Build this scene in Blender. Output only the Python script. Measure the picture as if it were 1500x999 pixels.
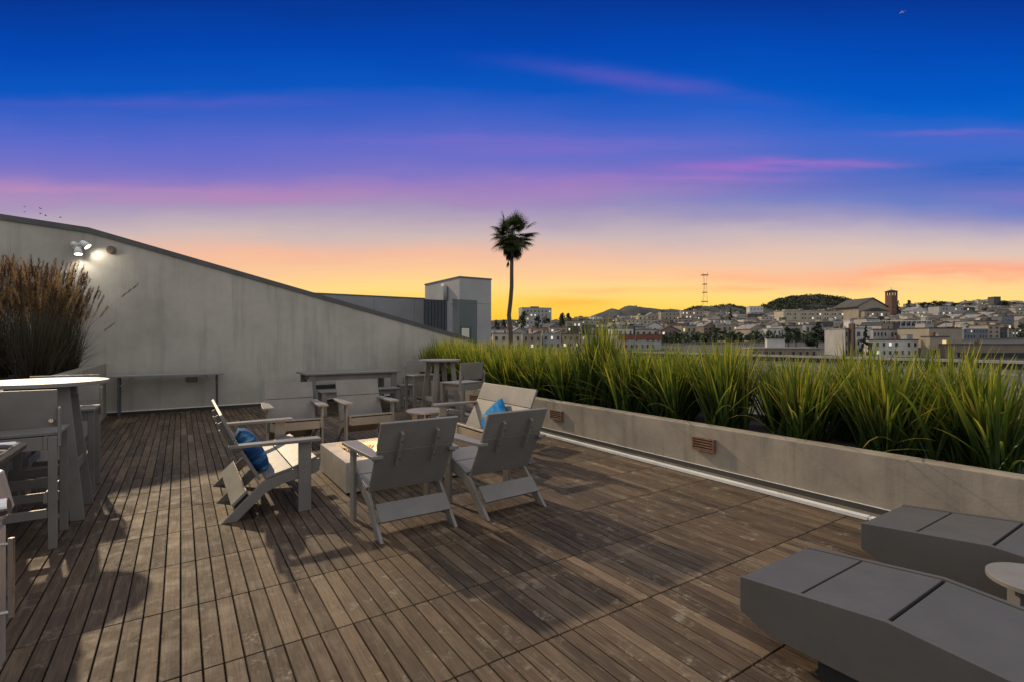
import bpy, bmesh, math, random
from mathutils import Vector, Matrix, noise as mnoise

# ------------------------------------------------------------------ frame of the place
F = 736.0            # focal length in photo pixels (1500 wide)
HY = 498.0           # horizon row of the photo
EYE = 1.35           # camera height over the deck
TH = math.radians(33.4)
CT, ST = math.cos(TH), math.sin(TH)
PI = math.pi
def W(u, v, z=0.0):  # u along the deck boards (away), v across them (to the right)
    return Vector((-ST*u + CT*v, CT*u + ST*v, z))
def PX(px, py, Y):   # a point at depth Y
    return Vector(((px-750)/F*Y, Y, EYE + (HY-py)/F*Y))
def lin(c):
    return tuple(((x/255.0)/12.92 if x <= 10 else (((x/255.0)+0.055)/1.055)**2.4) for x in c)

S = bpy.context.scene
for o in list(bpy.data.objects): bpy.data.objects.remove(o)
COL = S.collection

# ------------------------------------------------------------------ camera
cd = bpy.data.cameras.new('camera'); cam = bpy.data.objects.new('camera', cd); COL.objects.link(cam)
cd.sensor_width = 36.0; cd.lens = F/1500*36; cd.shift_y = -0.001
cd.clip_start = 0.05; cd.clip_end = 20000
cam.location = (0, 0, EYE); cam.rotation_euler = (math.radians(90), 0, 0)
S.camera = cam

# ------------------------------------------------------------------ view
S.view_settings.view_transform = 'Standard'; S.view_settings.look = 'None'
S.view_settings.exposure = 0.12; S.view_settings.gamma = 1.0
S.view_settings.use_curve_mapping = False
SUN_STRENGTH = 2.9
AMBIENT = (0.70, 0.70, 0.725)      # fill light: pale unseen sky added overhead and behind

# ------------------------------------------------------------------ sun
sd = bpy.data.lights.new('sun', 'SUN'); sun = bpy.data.objects.new('sun', sd); COL.objects.link(sun)
sd.energy = SUN_STRENGTH; sd.angle = math.radians(1.0); sd.color = (1.0, 0.78, 0.50)
SA, SE = math.radians(79), math.radians(29.5)
tosun = (W(math.sin(SA), -math.cos(SA))*math.cos(SE) + Vector((0, 0, math.sin(SE)))).normalized()
sun.rotation_euler = tosun.to_track_quat('Z', 'Y').to_euler()

# ------------------------------------------------------------------ dusk sky
wd = bpy.data.worlds.new('World'); S.world = wd; wd.use_nodes = True
N = wd.node_tree.nodes; L = wd.node_tree.links; N.clear()
class G:
    """tiny helper for math node graphs"""
    def __init__(s, N, L): s.N, s.L = N, L
    def put(s, sock, val):
        if isinstance(val, bpy.types.NodeSocket): s.L.new(val, sock)
        elif val is not None:
            try: sock.default_value = val
            except Exception: sock.default_value = (val, val, val)
    def m(s, op, a, b=None, c=None, clamp=False):
        n = s.N.new('ShaderNodeMath'); n.operation = op; n.use_clamp = clamp
        s.put(n.inputs[0], a)
        if b is not None: s.put(n.inputs[1], b)
        if c is not None: s.put(n.inputs[2], c)
        return n.outputs[0]
    def smooth(s, x, a, b, lo=0.0, hi=1.0):
        n = s.N.new('ShaderNodeMapRange'); n.interpolation_type = 'SMOOTHSTEP'
        s.put(n.inputs[0], x); s.put(n.inputs[1], a); s.put(n.inputs[2], b); s.put(n.inputs[3], lo); s.put(n.inputs[4], hi)
        return n.outputs[0]
    def xyz(s, x=0.0, y=0.0, z=0.0):
        n = s.N.new('ShaderNodeCombineXYZ'); s.put(n.inputs[0], x); s.put(n.inputs[1], y); s.put(n.inputs[2], z)
        return n.outputs[0]
    def noise(s, vec, scale=1.0, detail=3.0, rough=0.5, dist=0.0):
        n = s.N.new('ShaderNodeTexNoise'); s.put(n.inputs['Vector'], vec)
        n.inputs['Scale'].default_value = scale; n.inputs['Detail'].default_value = detail
        n.inputs['Roughness'].default_value = rough; n.inputs['Distortion'].default_value = dist
        return n.outputs['Fac']
    def ramp(s, fac, stops, interp='LINEAR'):
        n = s.N.new('ShaderNodeValToRGB'); n.color_ramp.interpolation = interp
        e = n.color_ramp.elements
        while len(e) > 1: e.remove(e[-1])
        for i, (p, c) in enumerate(stops):
            k = e[0] if i == 0 else e.new(p)
            k.position = p; k.color = (*c[:3], 1)
        s.put(n.inputs[0], fac)
        return n.outputs[0]
    def mix(s, fac, a, b, blend='MIX'):
        n = s.N.new('ShaderNodeMix'); n.data_type = 'RGBA'; n.blend_type = blend
        s.put(n.inputs[0], fac)
        for k, val in ((6, a), (7, b)):
            if isinstance(val, tuple): n.inputs[k].default_value = (*val[:3], 1)
            else: s.put(n.inputs[k], val)
        return n.outputs[2]
g = G(N, L)
tc = N.new('ShaderNodeTexCoord')
sep = N.new('ShaderNodeSeparateXYZ'); L.new(tc.outputs['Generated'], sep.inputs[0])
dx, dy, dz = sep.outputs
yy = g.m('MAXIMUM', dy, 0.08)
p = g.m('DIVIDE', dx, yy); q = g.m('DIVIDE', dz, yy)
warp = g.noise(g.xyz(g.m('MULTIPLY', p, 1.1), g.m('MULTIPLY', q, 4.0)), 1.6, 4, 0.55)
fine = g.noise(g.xyz(g.m('MULTIPLY', p, 2.2), g.m('MULTIPLY', q, 22.0)), 1.3, 5, 0.6)
q2 = g.m('ADD', q, g.m('ADD', g.m('MULTIPLY', g.m('SUBTRACT', warp, 0.5), 0.075), g.m('MULTIPLY', g.m('SUBTRACT', fine, 0.5), 0.016)))
QM = 0.70
def stops(lst): return [(max(0.0, (HY-y)/F/QM), lin(c)) for y, c in lst]
left = g.ramp(g.m('DIVIDE', q2, QM, clamp=True), stops([
    (498, (250, 186, 48)), (470, (252, 196, 58)), (448, (252, 206, 84)), (424, (250, 212, 132)), (400, (245, 198, 146)),
    (375, (232, 184, 158)), (346, (198, 178, 176)), (318, (172, 156, 178)), (298, (156, 138, 180)), (278, (148, 124, 184)), (260, (124, 114, 190)),
    (240, (108, 108, 192)), (205, (88, 102, 194)), (165, (54, 92, 190)), (130, (12, 82, 184)), (70, (4, 68, 172)), (0, (6, 52, 142))]))
right = g.ramp(g.m('DIVIDE', q2, QM, clamp=True), stops([
    (498, (252, 206, 96)), (450, (254, 216, 116)), (425, (254, 212, 140)), (398, (236, 192, 160)),
    (370, (214, 190, 178)), (345, (186, 172, 184)), (322, (142, 140, 186)), (300, (104, 122, 190)), (272, (84, 108, 188)),
    (240, (66, 104, 192)), (205, (58, 102, 196)), (165, (10, 92, 194)), (130, (3, 84, 188)), (70, (3, 70, 174)), (0, (6, 54, 146))]))
sky = g.mix(g.smooth(p, -0.1, 0.85), left, right)
def cloud(px, py, wx, wy, col, amt, slope=0.0):
    global sky
    a = g.m('DIVIDE', g.m('SUBTRACT', p, (px-750)/F), wx/F)
    qq = g.m('SUBTRACT', g.m('SUBTRACT', q2, (HY-py)/F), g.m('MULTIPLY', g.m('SUBTRACT', p, (px-750)/F), slope))
    b = g.m('DIVIDE', qq, wy/F)
    r = g.m('ADD', g.m('MULTIPLY', a, a), g.m('MULTIPLY', b, b))
    f = g.m('MULTIPLY', g.m('POWER', 2.718, g.m('MULTIPLY', r, -1.0)), amt)
    f = g.m('MULTIPLY', f, g.smooth(fine, 0.18, 0.62))
    sky = g.mix(f, sky, lin(col))
cloud(950, 122, 150, 12, (96, 88, 184), 0.6, -0.16)
cloud(1110, 244, 150, 10, (178, 110, 190), 0.65, 0.03)
cloud(860, 218, 210, 12, (132, 108, 192), 0.45)
cloud(800, 276, 260, 15, (182, 128, 182), 0.36)
cloud(60, 284, 210, 14, (198, 144, 176), 0.5)
cloud(1215, 236, 95, 5, (186, 112, 190), 0.5, -0.02)
cloud(700, 206, 230, 7, (128, 106, 192), 0.4)
cloud(240, 150, 230, 8, (86, 92, 190), 0.5)
cloud(1400, 194, 110, 4, (122, 104, 194), 0.5)
cloud(1010, 262, 160, 7, (186, 120, 188), 0.4)
cloud(380, 290, 260, 12, (186, 130, 176), 0.5)
cloud(420, 378, 210, 12, (244, 178, 140), 0.6)
cloud(1400, 404, 175, 15, (252, 142, 104), 0.95, 0.03)
cloud(1100, 404, 220, 9, (252, 176, 130), 0.65)
cloud(930, 426, 130, 5, (250, 180, 108), 0.65)
cloud(1090, 422, 60, 5, (250, 170, 116), 0.6)
cloud(840, 446, 60, 9, (242, 168, 52), 0.8)
cloud(1480, 200, 120, 10, (90, 96, 190), 0.5)
cloud(1490, 288, 90, 10, (140, 112, 190), 0.5)
cloud(1460, 245, 130, 14, (4, 92, 186), 0.6)
# above the picture and behind the viewer: pale unseen sky added to brighten the foreground
f_up = g.smooth(q, 0.74, 1.15)
f_back = g.smooth(dy, 0.58, 0.15)
f_amb = g.m('MAXIMUM', f_up, f_back)
amb_n = g.noise(tc.outputs['Generated'], 2.2, 4, 0.55)
amb = g.mix(g.smooth(amb_n, 0.35, 0.7), tuple(0.85*c for c in AMBIENT), tuple(1.12*c for c in AMBIENT))
amb = g.mix(g.smooth(dz, 0.0, -0.05), amb, (0.10, 0.09, 0.085))
sky = g.mix(f_amb, sky, amb)
bg = N.new('ShaderNodeBackground'); L.new(sky, bg.inputs[0]); bg.inputs[1].default_value = 1.0
wo = N.new('ShaderNodeOutputWorld'); L.new(bg.outputs[0], wo.inputs[0])

# ------------------------------------------------------------------ helpers
def tag(o, label=None, cat=None, group=None, kind=None):
    if label: o['label'] = label
    if cat: o['category'] = cat
    if group: o['group'] = group
    if kind: o['kind'] = kind
    return o
def empty(name, loc=(0, 0, 0), rz=0.0):
    o = bpy.data.objects.new(name, None); COL.objects.link(o)
    o.location = loc; o.rotation_euler = (0, 0, rz); o.empty_display_size = 0.1
    return o
def copy_tree(o, parent=None):
    c = o.copy(); COL.objects.link(c); c.parent = parent
    for ch in list(o.children): copy_tree(ch, c)
    return c
class MB:
    def __init__(s): s.bm = bmesh.new(); s.cl = None
    def face(s, pts):
        vs = [s.bm.verts.new(p) for p in pts]
        return s.bm.faces.new(vs)
    def box(s, x0, x1, y0, y1, z0, z1):
        return s.hexa([(x0,y0,z0),(x1,y0,z0),(x1,y1,z0),(x0,y1,z0),(x0,y0,z1),(x1,y0,z1),(x1,y1,z1),(x0,y1,z1)])
    def hexa(s, P):
        v = [s.bm.verts.new(p) for p in P]
        return [s.bm.faces.new([v[i] for i in f]) for f in ((3,2,1,0),(4,5,6,7),(0,1,5,4),(1,2,6,5),(2,3,7,6),(3,0,4,7))]
    def prism(s, prof, axis, a, b):
        """profile polygon extruded along an axis ('x': prof is (y,z); 'y': (x,z); 'z': (x,y))"""
        def P(pq, t):
            if axis == 'x': return (t, pq[0], pq[1])
            if axis == 'y': return (pq[0], t, pq[1])
            return (pq[0], pq[1], t)
        A = [s.bm.verts.new(P(k, a)) for k in prof]; B = [s.bm.verts.new(P(k, b)) for k in prof]
        n = len(prof); fs = [s.bm.faces.new(A[::-1]), s.bm.faces.new(B)]
        for i in range(n): fs.append(s.bm.faces.new((A[i], A[(i+1) % n], B[(i+1) % n], B[i])))
        return fs
    def tube(s, pts, rad, n=8, cap=True):
        pts = [Vector(p) for p in pts]; rings = []
        if not isinstance(rad, (list, tuple)): rad = [rad]*len(pts)
        for i, p in enumerate(pts):
            t = (pts[min(i+1, len(pts)-1)] - pts[max(i-1, 0)]).normalized()
            a = t.orthogonal().normalized() if abs(t.z) > 0.95 else t.cross(Vector((0, 0, 1))).normalized()
            b = t.cross(a)
            rings.append([s.bm.verts.new(p + (a*math.cos(2*PI*k/n) + b*math.sin(2*PI*k/n))*rad[i]) for k in range(n)])
        for A, B in zip(rings, rings[1:]):
            for k in range(n): s.bm.faces.new((A[k], A[(k+1) % n], B[(k+1) % n], B[k]))
        if cap: s.bm.faces.new(rings[0][::-1]); s.bm.faces.new(rings[-1])
        return s
    def disc(s, c, r, z0, z1, n=48, r2=None):
        prof = [(c[0]+r*math.cos(2*PI*k/n), c[1]+r*math.sin(2*PI*k/n)) for k in range(n)]
        return s.prism(prof, 'z', z0, z1)
    def build(s, name, mat, parent=None, bevel=0.0, smooth=False):
        bmesh.ops.recalc_face_normals(s.bm, faces=s.bm.faces)
        me = bpy.data.meshes.new(name); s.bm.to_mesh(me); s.bm.free()
        o = bpy.data.objects.new(name, me); COL.objects.link(o)
        if mat: me.materials.append(mat)
        if parent: o.parent = parent
        if smooth:
            for pl in me.polygons: pl.use_smooth = True
        if bevel > 0:
            b = o.modifiers.new('soft_edge', 'BEVEL'); b.width = bevel; b.segments = 2; b.limit_method = 'ANGLE'; b.angle_limit = math.radians(40)
        return o

# ------------------------------------------------------------------ materials
def mat(name, base, rough=0.6, metal=0.0, var=0.12, scale=6.0, stretch=(1, 1, 1), bump=0.0, bscale=60.0, spec=0.5, streak=0.0, emit=None, estr=0.0):
    m = bpy.data.materials.new(name); m.use_nodes = True
    nt = m.node_tree; bs = nt.nodes['Principled BSDF']; h = G(nt.nodes, nt.links)
    bs.inputs['Roughness'].default_value = rough; bs.inputs['Metallic'].default_value = metal
    bs.inputs['Specular IOR Level'].default_value = spec
    t = nt.nodes.new('ShaderNodeTexCoord'); mp = nt.nodes.new('ShaderNodeMapping')
    mp.inputs['Scale'].default_value = stretch; nt.links.new(t.outputs['Object'], mp.inputs[0])
    if var > 0:
        n1 = h.noise(mp.outputs[0], scale, 5, 0.6)
        c = h.mix(h.smooth(n1, 0.25, 0.75), tuple(x*(1-var) for x in base), tuple(min(1, x*(1+var)) for x in base))
        n2 = h.noise(mp.outputs[0], scale*7, 4, 0.6)
        c = h.mix(h.m('MULTIPLY', h.smooth(n2, 0.3, 0.75), 0.5*var), c, tuple(0.5*x for x in base))
        if streak > 0:
            mp2 = nt.nodes.new('ShaderNodeMapping'); mp2.inputs['Scale'].default_value = (3.2, 3.2, 0.22); nt.links.new(t.outputs['Object'], mp2.inputs[0])
            n3 = h.noise(mp2.outputs[0], 1.7, 5, 0.65)
            c = h.mix(h.m('MULTIPLY', h.smooth(n3, 0.46, 0.74), streak), c, tuple(0.35*x for x in base))
        nt.links.new(c, bs.inputs['Base Color'])
        rr = h.smooth(n2, 0.2, 0.8, max(0.02, rough-0.08), min(1, rough+0.08)); nt.links.new(rr, bs.inputs['Roughness'])
    else: bs.inputs['Base Color'].default_value = (*base, 1)
    if bump > 0:
        b = nt.nodes.new('ShaderNodeBump'); b.inputs['Strength'].default_value = bump; b.inputs['Distance'].default_value = 0.01
        nt.links.new(h.noise(mp.outputs[0], bscale, 4, 0.6), b.inputs['Height']); nt.links.new(b.outputs[0], bs.inputs['Normal'])
    if emit:
        bs.inputs['Emission Color'].default_value = (*emit, 1); bs.inputs['Emission Strength'].default_value = estr
    return m
M = {}
M['hdpe'] = mat('charcoal_plastic_board', (0.178, 0.168, 0.154), 0.46, var=0.15, scale=3.2, bump=0.06, bscale=160)
M['pit'] = mat('cast_concrete_pit', (0.36, 0.33, 0.29), 0.75, var=0.18, scale=4, bump=0.15, bscale=50)
M['wall'] = mat('rendered_wall', (0.395, 0.372, 0.325), 0.85, var=0.15, scale=1.1, bump=0.12, bscale=35, streak=0.36)
M['planter'] = mat('board_cast_concrete', (0.285, 0.250, 0.200), 0.85, var=0.2, scale=2.2, bump=0.18, bscale=40, streak=0.55)
M['coping'] = mat('grey_metal_coping', (0.075, 0.075, 0.075), 0.5, var=0.2, scale=3)
M['steel'] = mat('stainless_steel', (0.50, 0.48, 0.45), 0.38, 0.6, var=0.10, scale=3, stretch=(1, 12, 1))
M['chrome'] = mat('polished_steel', (0.70, 0.69, 0.68), 0.12, 1.0, var=0.05)
M['flash'] = mat('galvanised_flashing', (0.78, 0.78, 0.76), 0.42, 0.1, var=0.10, scale=4)
M['dark'] = mat('dark_gap', (0.02, 0.02, 0.02), 0.9, var=0.0)
M['cover'] = mat('charcoal_lounger_board', (0.070, 0.068, 0.067), 0.55, var=0.08, scale=5, bump=0.05, bscale=150)
M['soil'] = mat('planter_soil', (0.035, 0.026, 0.018), 0.95, var=0.4, scale=20, bump=0.5, bscale=60)
M['mortar'] = mat('terracotta_vent', (0.17, 0.095, 0.06), 0.8, var=0.25, scale=20)
M['white'] = mat('white_lamp_shell', (0.72, 0.72, 0.70), 0.4, var=0.06)
M['corr'] = mat('dark_ribbed_metal', (0.035, 0.042, 0.052), 0.45, 0.3, var=0.15)
M['panel'] = mat('grey_cement_panel', (0.22, 0.225, 0.235), 0.75, var=0.10, scale=0.8)
M['panel2'] = mat('light_cement_panel', (0.30, 0.30, 0.30), 0.75, var=0.10, scale=0.8)
M['roofing'] = mat('grey_roof_membrane', (0.095, 0.088, 0.08), 0.9, var=0.25, scale=0.6, spec=0.08)
M['cap'] = mat('pale_parapet_cap', (0.30, 0.28, 0.25), 0.7, var=0.15, scale=0.7)
M['asphalt'] = mat('dark_roof_wall', (0.06, 0.056, 0.052), 0.9, var=0.2, scale=0.5, spec=0.1)
def emis(name, col, strength):
    m = bpy.data.materials.new(name); m.use_nodes = True; nt = m.node_tree; nt.nodes.clear()
    e = nt.nodes.new('ShaderNodeEmission'); e.inputs[0].default_value = (*col, 1); e.inputs[1].default_value = strength
    o = nt.nodes.new('ShaderNodeOutputMaterial'); nt.links.new(e.outputs[0], o.inputs[0]); return m
M['lamp'] = emis('lamp_lens', (1.0, 0.95, 0.84), 6.0)
M['flame'] = emis('gas_flame', (1.0, 0.62, 0.22), 6.0)
M['flame_core'] = emis('flame_core', (1.0, 0.85, 0.55), 9.0)
M['lit'] = emis('lit_window_pale', (1.0, 0.92, 0.74), 0.85)
M['litw'] = emis('lit_window_warm', (1.0, 0.70, 0.30), 0.85)

# deck timber: each board has its own tint (a vertex colour that is the board's own colour)
def wood_mat():
    m = bpy.data.materials.new('weathered_ipe'); m.use_nodes = True; nt = m.node_tree; h = G(nt.nodes, nt.links)
    bs = nt.nodes['Principled BSDF']
    at = nt.nodes.new('ShaderNodeAttribute'); at.attribute_name = 'tint'
    sp = nt.nodes.new('ShaderNodeSeparateColor'); nt.links.new(at.outputs['Color'], sp.inputs[0])
    t = nt.nodes.new('ShaderNodeTexCoord')
    off = nt.nodes.new('ShaderNodeVectorMath'); off.operation = 'MULTIPLY_ADD'
    nt.links.new(at.outputs['Color'], off.inputs[0]); off.inputs[1].default_value = (7, 7, 7); nt.links.new(t.outputs['Object'], off.inputs[2])
    mp = nt.nodes.new('ShaderNodeMapping'); mp.inputs['Scale'].default_value = (14, 1.3, 1); nt.links.new(off.outputs[0], mp.inputs[0])
    grain = h.noise(mp.outputs[0], 2.4, 6, 0.68, 0.4)
    mp3 = nt.nodes.new('ShaderNodeMapping'); mp3.inputs['Scale'].default_value = (70, 3.0, 1); nt.links.new(off.outputs[0], mp3.inputs[0])
    fine = h.noise(mp3.outputs[0], 2.0, 4, 0.6)
    blot = h.noise(t.outputs['Object'], 1.25, 5, 0.62)
    blot2 = h.noise(off.outputs[0], 5.5, 5, 0.7)
    scuff = h.noise(off.outputs[0], 26.0, 3, 0.7, 1.2)
    c = h.ramp(sp.outputs[0], [(0.0, (0.026, 0.015, 0.008)), (0.35, (0.056, 0.034, 0.018)), (0.7, (0.088, 0.056, 0.031)), (1.0, (0.152, 0.106, 0.064))])
    c = h.mix(h.m('MULTIPLY', h.smooth(grain, 0.42, 0.7), 0.50), c, (0.185, 0.138, 0.090))
    c = h.mix(h.m('MULTIPLY', h.smooth(fine, 0.46, 0.70), 0.62), c, (0.030, 0.021, 0.015))
    c = h.mix(h.m('MULTIPLY', h.smooth(blot, 0.44, 0.66), 0.35), c, (0.052, 0.037, 0.026))
    worn = h.m('MULTIPLY', h.smooth(blot2, 0.52, 0.72), h.smooth(scuff, 0.40, 0.62))
    c = h.mix(h.m('MULTIPLY', worn, 0.72), c, (0.29, 0.25, 0.195))
    nt.links.new(c, bs.inputs['Base Color'])
    nt.links.new(h.smooth(blot2, 0.3, 0.7, 0.62, 0.85), bs.inputs['Roughness'])
    bs.inputs['Specular IOR Level'].default_value = 0.35
    b = nt.nodes.new('ShaderNodeBump'); b.inputs['Strength'].default_value = 0.35; b.inputs['Distance'].default_value = 0.004
    nt.links.new(h.m('ADD', fine, h.m('MULTIPLY', grain, 0.7)), b.inputs['Height']); nt.links.new(b.outputs[0], bs.inputs['Normal'])
    return m
M['wood'] = wood_mat()

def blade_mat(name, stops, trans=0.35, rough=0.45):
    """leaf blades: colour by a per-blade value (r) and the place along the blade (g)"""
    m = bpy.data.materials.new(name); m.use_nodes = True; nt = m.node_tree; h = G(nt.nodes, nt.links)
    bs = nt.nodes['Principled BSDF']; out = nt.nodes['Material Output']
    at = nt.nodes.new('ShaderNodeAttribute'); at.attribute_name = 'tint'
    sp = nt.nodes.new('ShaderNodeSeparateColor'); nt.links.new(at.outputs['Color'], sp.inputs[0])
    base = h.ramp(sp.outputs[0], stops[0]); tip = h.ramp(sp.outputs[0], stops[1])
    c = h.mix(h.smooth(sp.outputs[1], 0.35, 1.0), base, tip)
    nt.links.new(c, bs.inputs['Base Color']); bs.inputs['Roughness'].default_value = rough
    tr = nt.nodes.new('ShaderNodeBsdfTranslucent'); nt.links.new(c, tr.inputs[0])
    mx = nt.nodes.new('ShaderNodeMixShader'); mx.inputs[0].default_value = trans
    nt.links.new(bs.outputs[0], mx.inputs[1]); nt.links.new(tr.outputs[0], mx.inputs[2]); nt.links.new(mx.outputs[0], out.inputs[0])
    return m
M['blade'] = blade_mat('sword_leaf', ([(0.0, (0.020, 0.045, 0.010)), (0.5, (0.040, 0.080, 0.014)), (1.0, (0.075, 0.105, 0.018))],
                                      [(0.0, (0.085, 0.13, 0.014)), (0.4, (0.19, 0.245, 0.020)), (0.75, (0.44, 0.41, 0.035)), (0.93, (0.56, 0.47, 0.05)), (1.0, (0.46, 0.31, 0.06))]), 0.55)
M['reed'] = blade_mat('reed_stalk', ([(0.0, (0.018, 0.017, 0.009)), (1.0, (0.05, 0.042, 0.02))],
                                     [(0.0, (0.050, 0.035, 0.016)), (1.0, (0.14, 0.095, 0.04))]), 0.25)
M['plume'] = blade_mat('reed_plume', ([(0.0, (0.04, 0.022, 0.010)), (0.6, (0.09, 0.05, 0.018)), (1.0, (0.48, 0.30, 0.12))],
                                      [(0.0, (0.05, 0.028, 0.012)), (0.5, (0.17, 0.085, 0.030)), (1.0, (0.48, 0.31, 0.12))]), 0.35, 0.8)
M['leaf'] = blade_mat('tree_leaf', ([(0.0, (0.012, 0.022, 0.010)), (1.0, (0.040, 0.058, 0.020))],
                                    [(0.0, (0.016, 0.028, 0.012)), (1.0, (0.060, 0.075, 0.024))]), 0.2, 0.6)
M['frond'] = blade_mat('palm_frond', ([(0.0, (0.012, 0.022, 0.010)), (1.0, (0.035, 0.052, 0.020))],
                                      [(0.0, (0.036, 0.060, 0.020)), (1.0, (0.105, 0.125, 0.038))]), 0.3, 0.5)
M['deadfrond'] = mat('dry_frond', (0.06, 0.042, 0.026), 0.9, var=0.3)
M['trunk'] = mat('palm_trunk', (0.085, 0.062, 0.045), 0.9, var=0.3, scale=3, stretch=(1, 1, 5), bump=0.4, bscale=12)
M['bark'] = mat('tree_bark', (0.05, 0.038, 0.028), 0.9, var=0.3)

ORD = ['first','second','third','fourth','fifth','sixth','seventh','eighth','ninth','tenth','eleventh','twelfth','thirteenth','fourteenth','fifteenth',
       'sixteenth','seventeenth','eighteenth','nineteenth','twentieth']
def ordw(i):
    if i < 20: return ORD[i]
    tens = {2:'twenty',3:'thirty',4:'forty',5:'fifty',6:'sixty'}
    t, r = divmod(i+1, 10)
    return tens[t]+'-'+ORD[r-1] if r else {2:'twentieth',3:'thirtieth',4:'fortieth',5:'fiftieth',6:'sixtieth'}[t]
def put_tint(o, fn):
    """corner colour 'tint' from fn(face_index, vertex) -> (r,g,b)"""
    me = o.data; ca = me.color_attributes.new('tint', 'FLOAT_COLOR', 'CORNER')
    for pl in me.polygons:
        for li in pl.loop_indices:
            ca.data[li].color = (*fn(pl.index, me.loops[li].vertex_index), 1)

# =================================================================== THE TERRACE
random.seed(5)
def onDeck(name, u, v, yaw=0.0, z=0.0):
    """an Empty on the deck; its local +y looks along +u when yaw = 0, local +x along +v"""
    return empty(name, W(u, v, z), TH + math.radians(yaw))
WU = 11.45           # the sloping wall's face
PV = 4.43            # the right planter's face
T = 0.6125; U0 = 2.42 - 4*T

# deck boards: 24 inch tiles of eight boards
def make_deck():
    mb = MB(); tints = []
    us = [U0 + k*T for k in range(-3, 20)]; b = T/8; gap = 0.0068
    for i, ua in enumerate(us):
        ub = ua + T
        if ua > WU - 0.03: break
        ub = min(ub, WU - 0.035)
        for j in range(-46, 59):
            va = j*b; vb = va + b
            if vb > PV - 0.098: break
            tile = random.Random(i*977 + (j//8)*31).uniform(-0.15, 0.15)
            r = random.random()
            t = min(1, max(0, 0.5 + tile + random.gauss(0, 0.23)))
            fs = mb.box(va+gap/2, vb-gap/2 + random.uniform(-0.001, 0.001), ua+0.0035, ub-0.0035, -0.022, random.uniform(-0.0012, 0.0))
            tints += [(t, r, random.random())]*6
    o = mb.build('deck', M['wood'], None)
    me = o.data; ca = me.color_attributes.new('tint', 'FLOAT_COLOR', 'CORNER')
    # recalc keeps face order, six faces to a board
    for pl in me.polygons:
        for li in pl.loop_indices: ca.data[li].color = (*tints[pl.index], 1)
    o.rotation_euler = (0, 0, TH)
    bv = o.modifiers.new('worn_edge', 'BEVEL'); bv.width = 0.0022; bv.segments = 1; bv.limit_method = 'ANGLE'
    tag(o, kind='structure')
make_deck()
mb = MB(); mb.box(-4.2, 5.72, -3.2, WU+0.32, -0.30, -0.026)
o = mb.build('deck_base', M['dark']); o.rotation_euler = (0, 0, TH); tag(o, kind='structure')

# the terrace building under it all
mb = MB(); mb.box(-7.0, 6.0, -4.0, 11.3, -14.2, -0.32)
o = mb.build('terrace_building', M['panel']); o.rotation_euler = (0, 0, TH)
tag(o, 'grey building block that carries the timber roof terrace', 'building')
mb = MB(); mb.box(-7.0, 15.0, 11.90, 33.0, -14.2, -0.32)
o = mb.build('rear_wing_building', M['roofing']); o.rotation_euler = (0, 0, TH)
tag(o, 'flat grey roofed building wing behind the sloping terrace wall', 'building')

# sloping wall
wall = onDeck('terrace_wall', 0, 0)
tag(wall, 'long rendered grey wall with sloping top edge closing the far end of the deck', 'wall')
WT = [(-5.4, 3.80), (-2.46, 3.40), (-1.345, 3.315), (5.88, 1.49), (6.3, 1.385)]
mb = MB(); mb.prism([(-5.4, -0.3)] + [(v, z-0.085) for v, z in WT] + [(6.3, -0.3)], 'y', WU, WU+0.28)
mb.build('wall_face', M['wall'], wall)
mb = MB()
for (a, za), (b, zb) in zip(WT, WT[1:]):
    mb.hexa([(a, WU-0.028, za-0.092), (b, WU-0.028, zb-0.092), (b, WU+0.31, zb-0.092), (a, WU+0.31, za-0.092),
             (a, WU-0.028, za), (b, WU-0.028, zb), (b, WU+0.31, zb), (a, WU+0.31, za)])
mb.build('coping', M['coping'], wall)
mb = MB(); mb.box(-1.10, PV-0.02, WU-0.014, WU+0.003, 0.0, 0.055)
mb.build('base_flashing', M['asphalt'], wall)
mb = MB(); mb.box(-1.10, PV-0.02, WU-0.018, WU-0.002, 0.0555, 0.070); mb.build('flashing_lip', M['flash'], wall)

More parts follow.
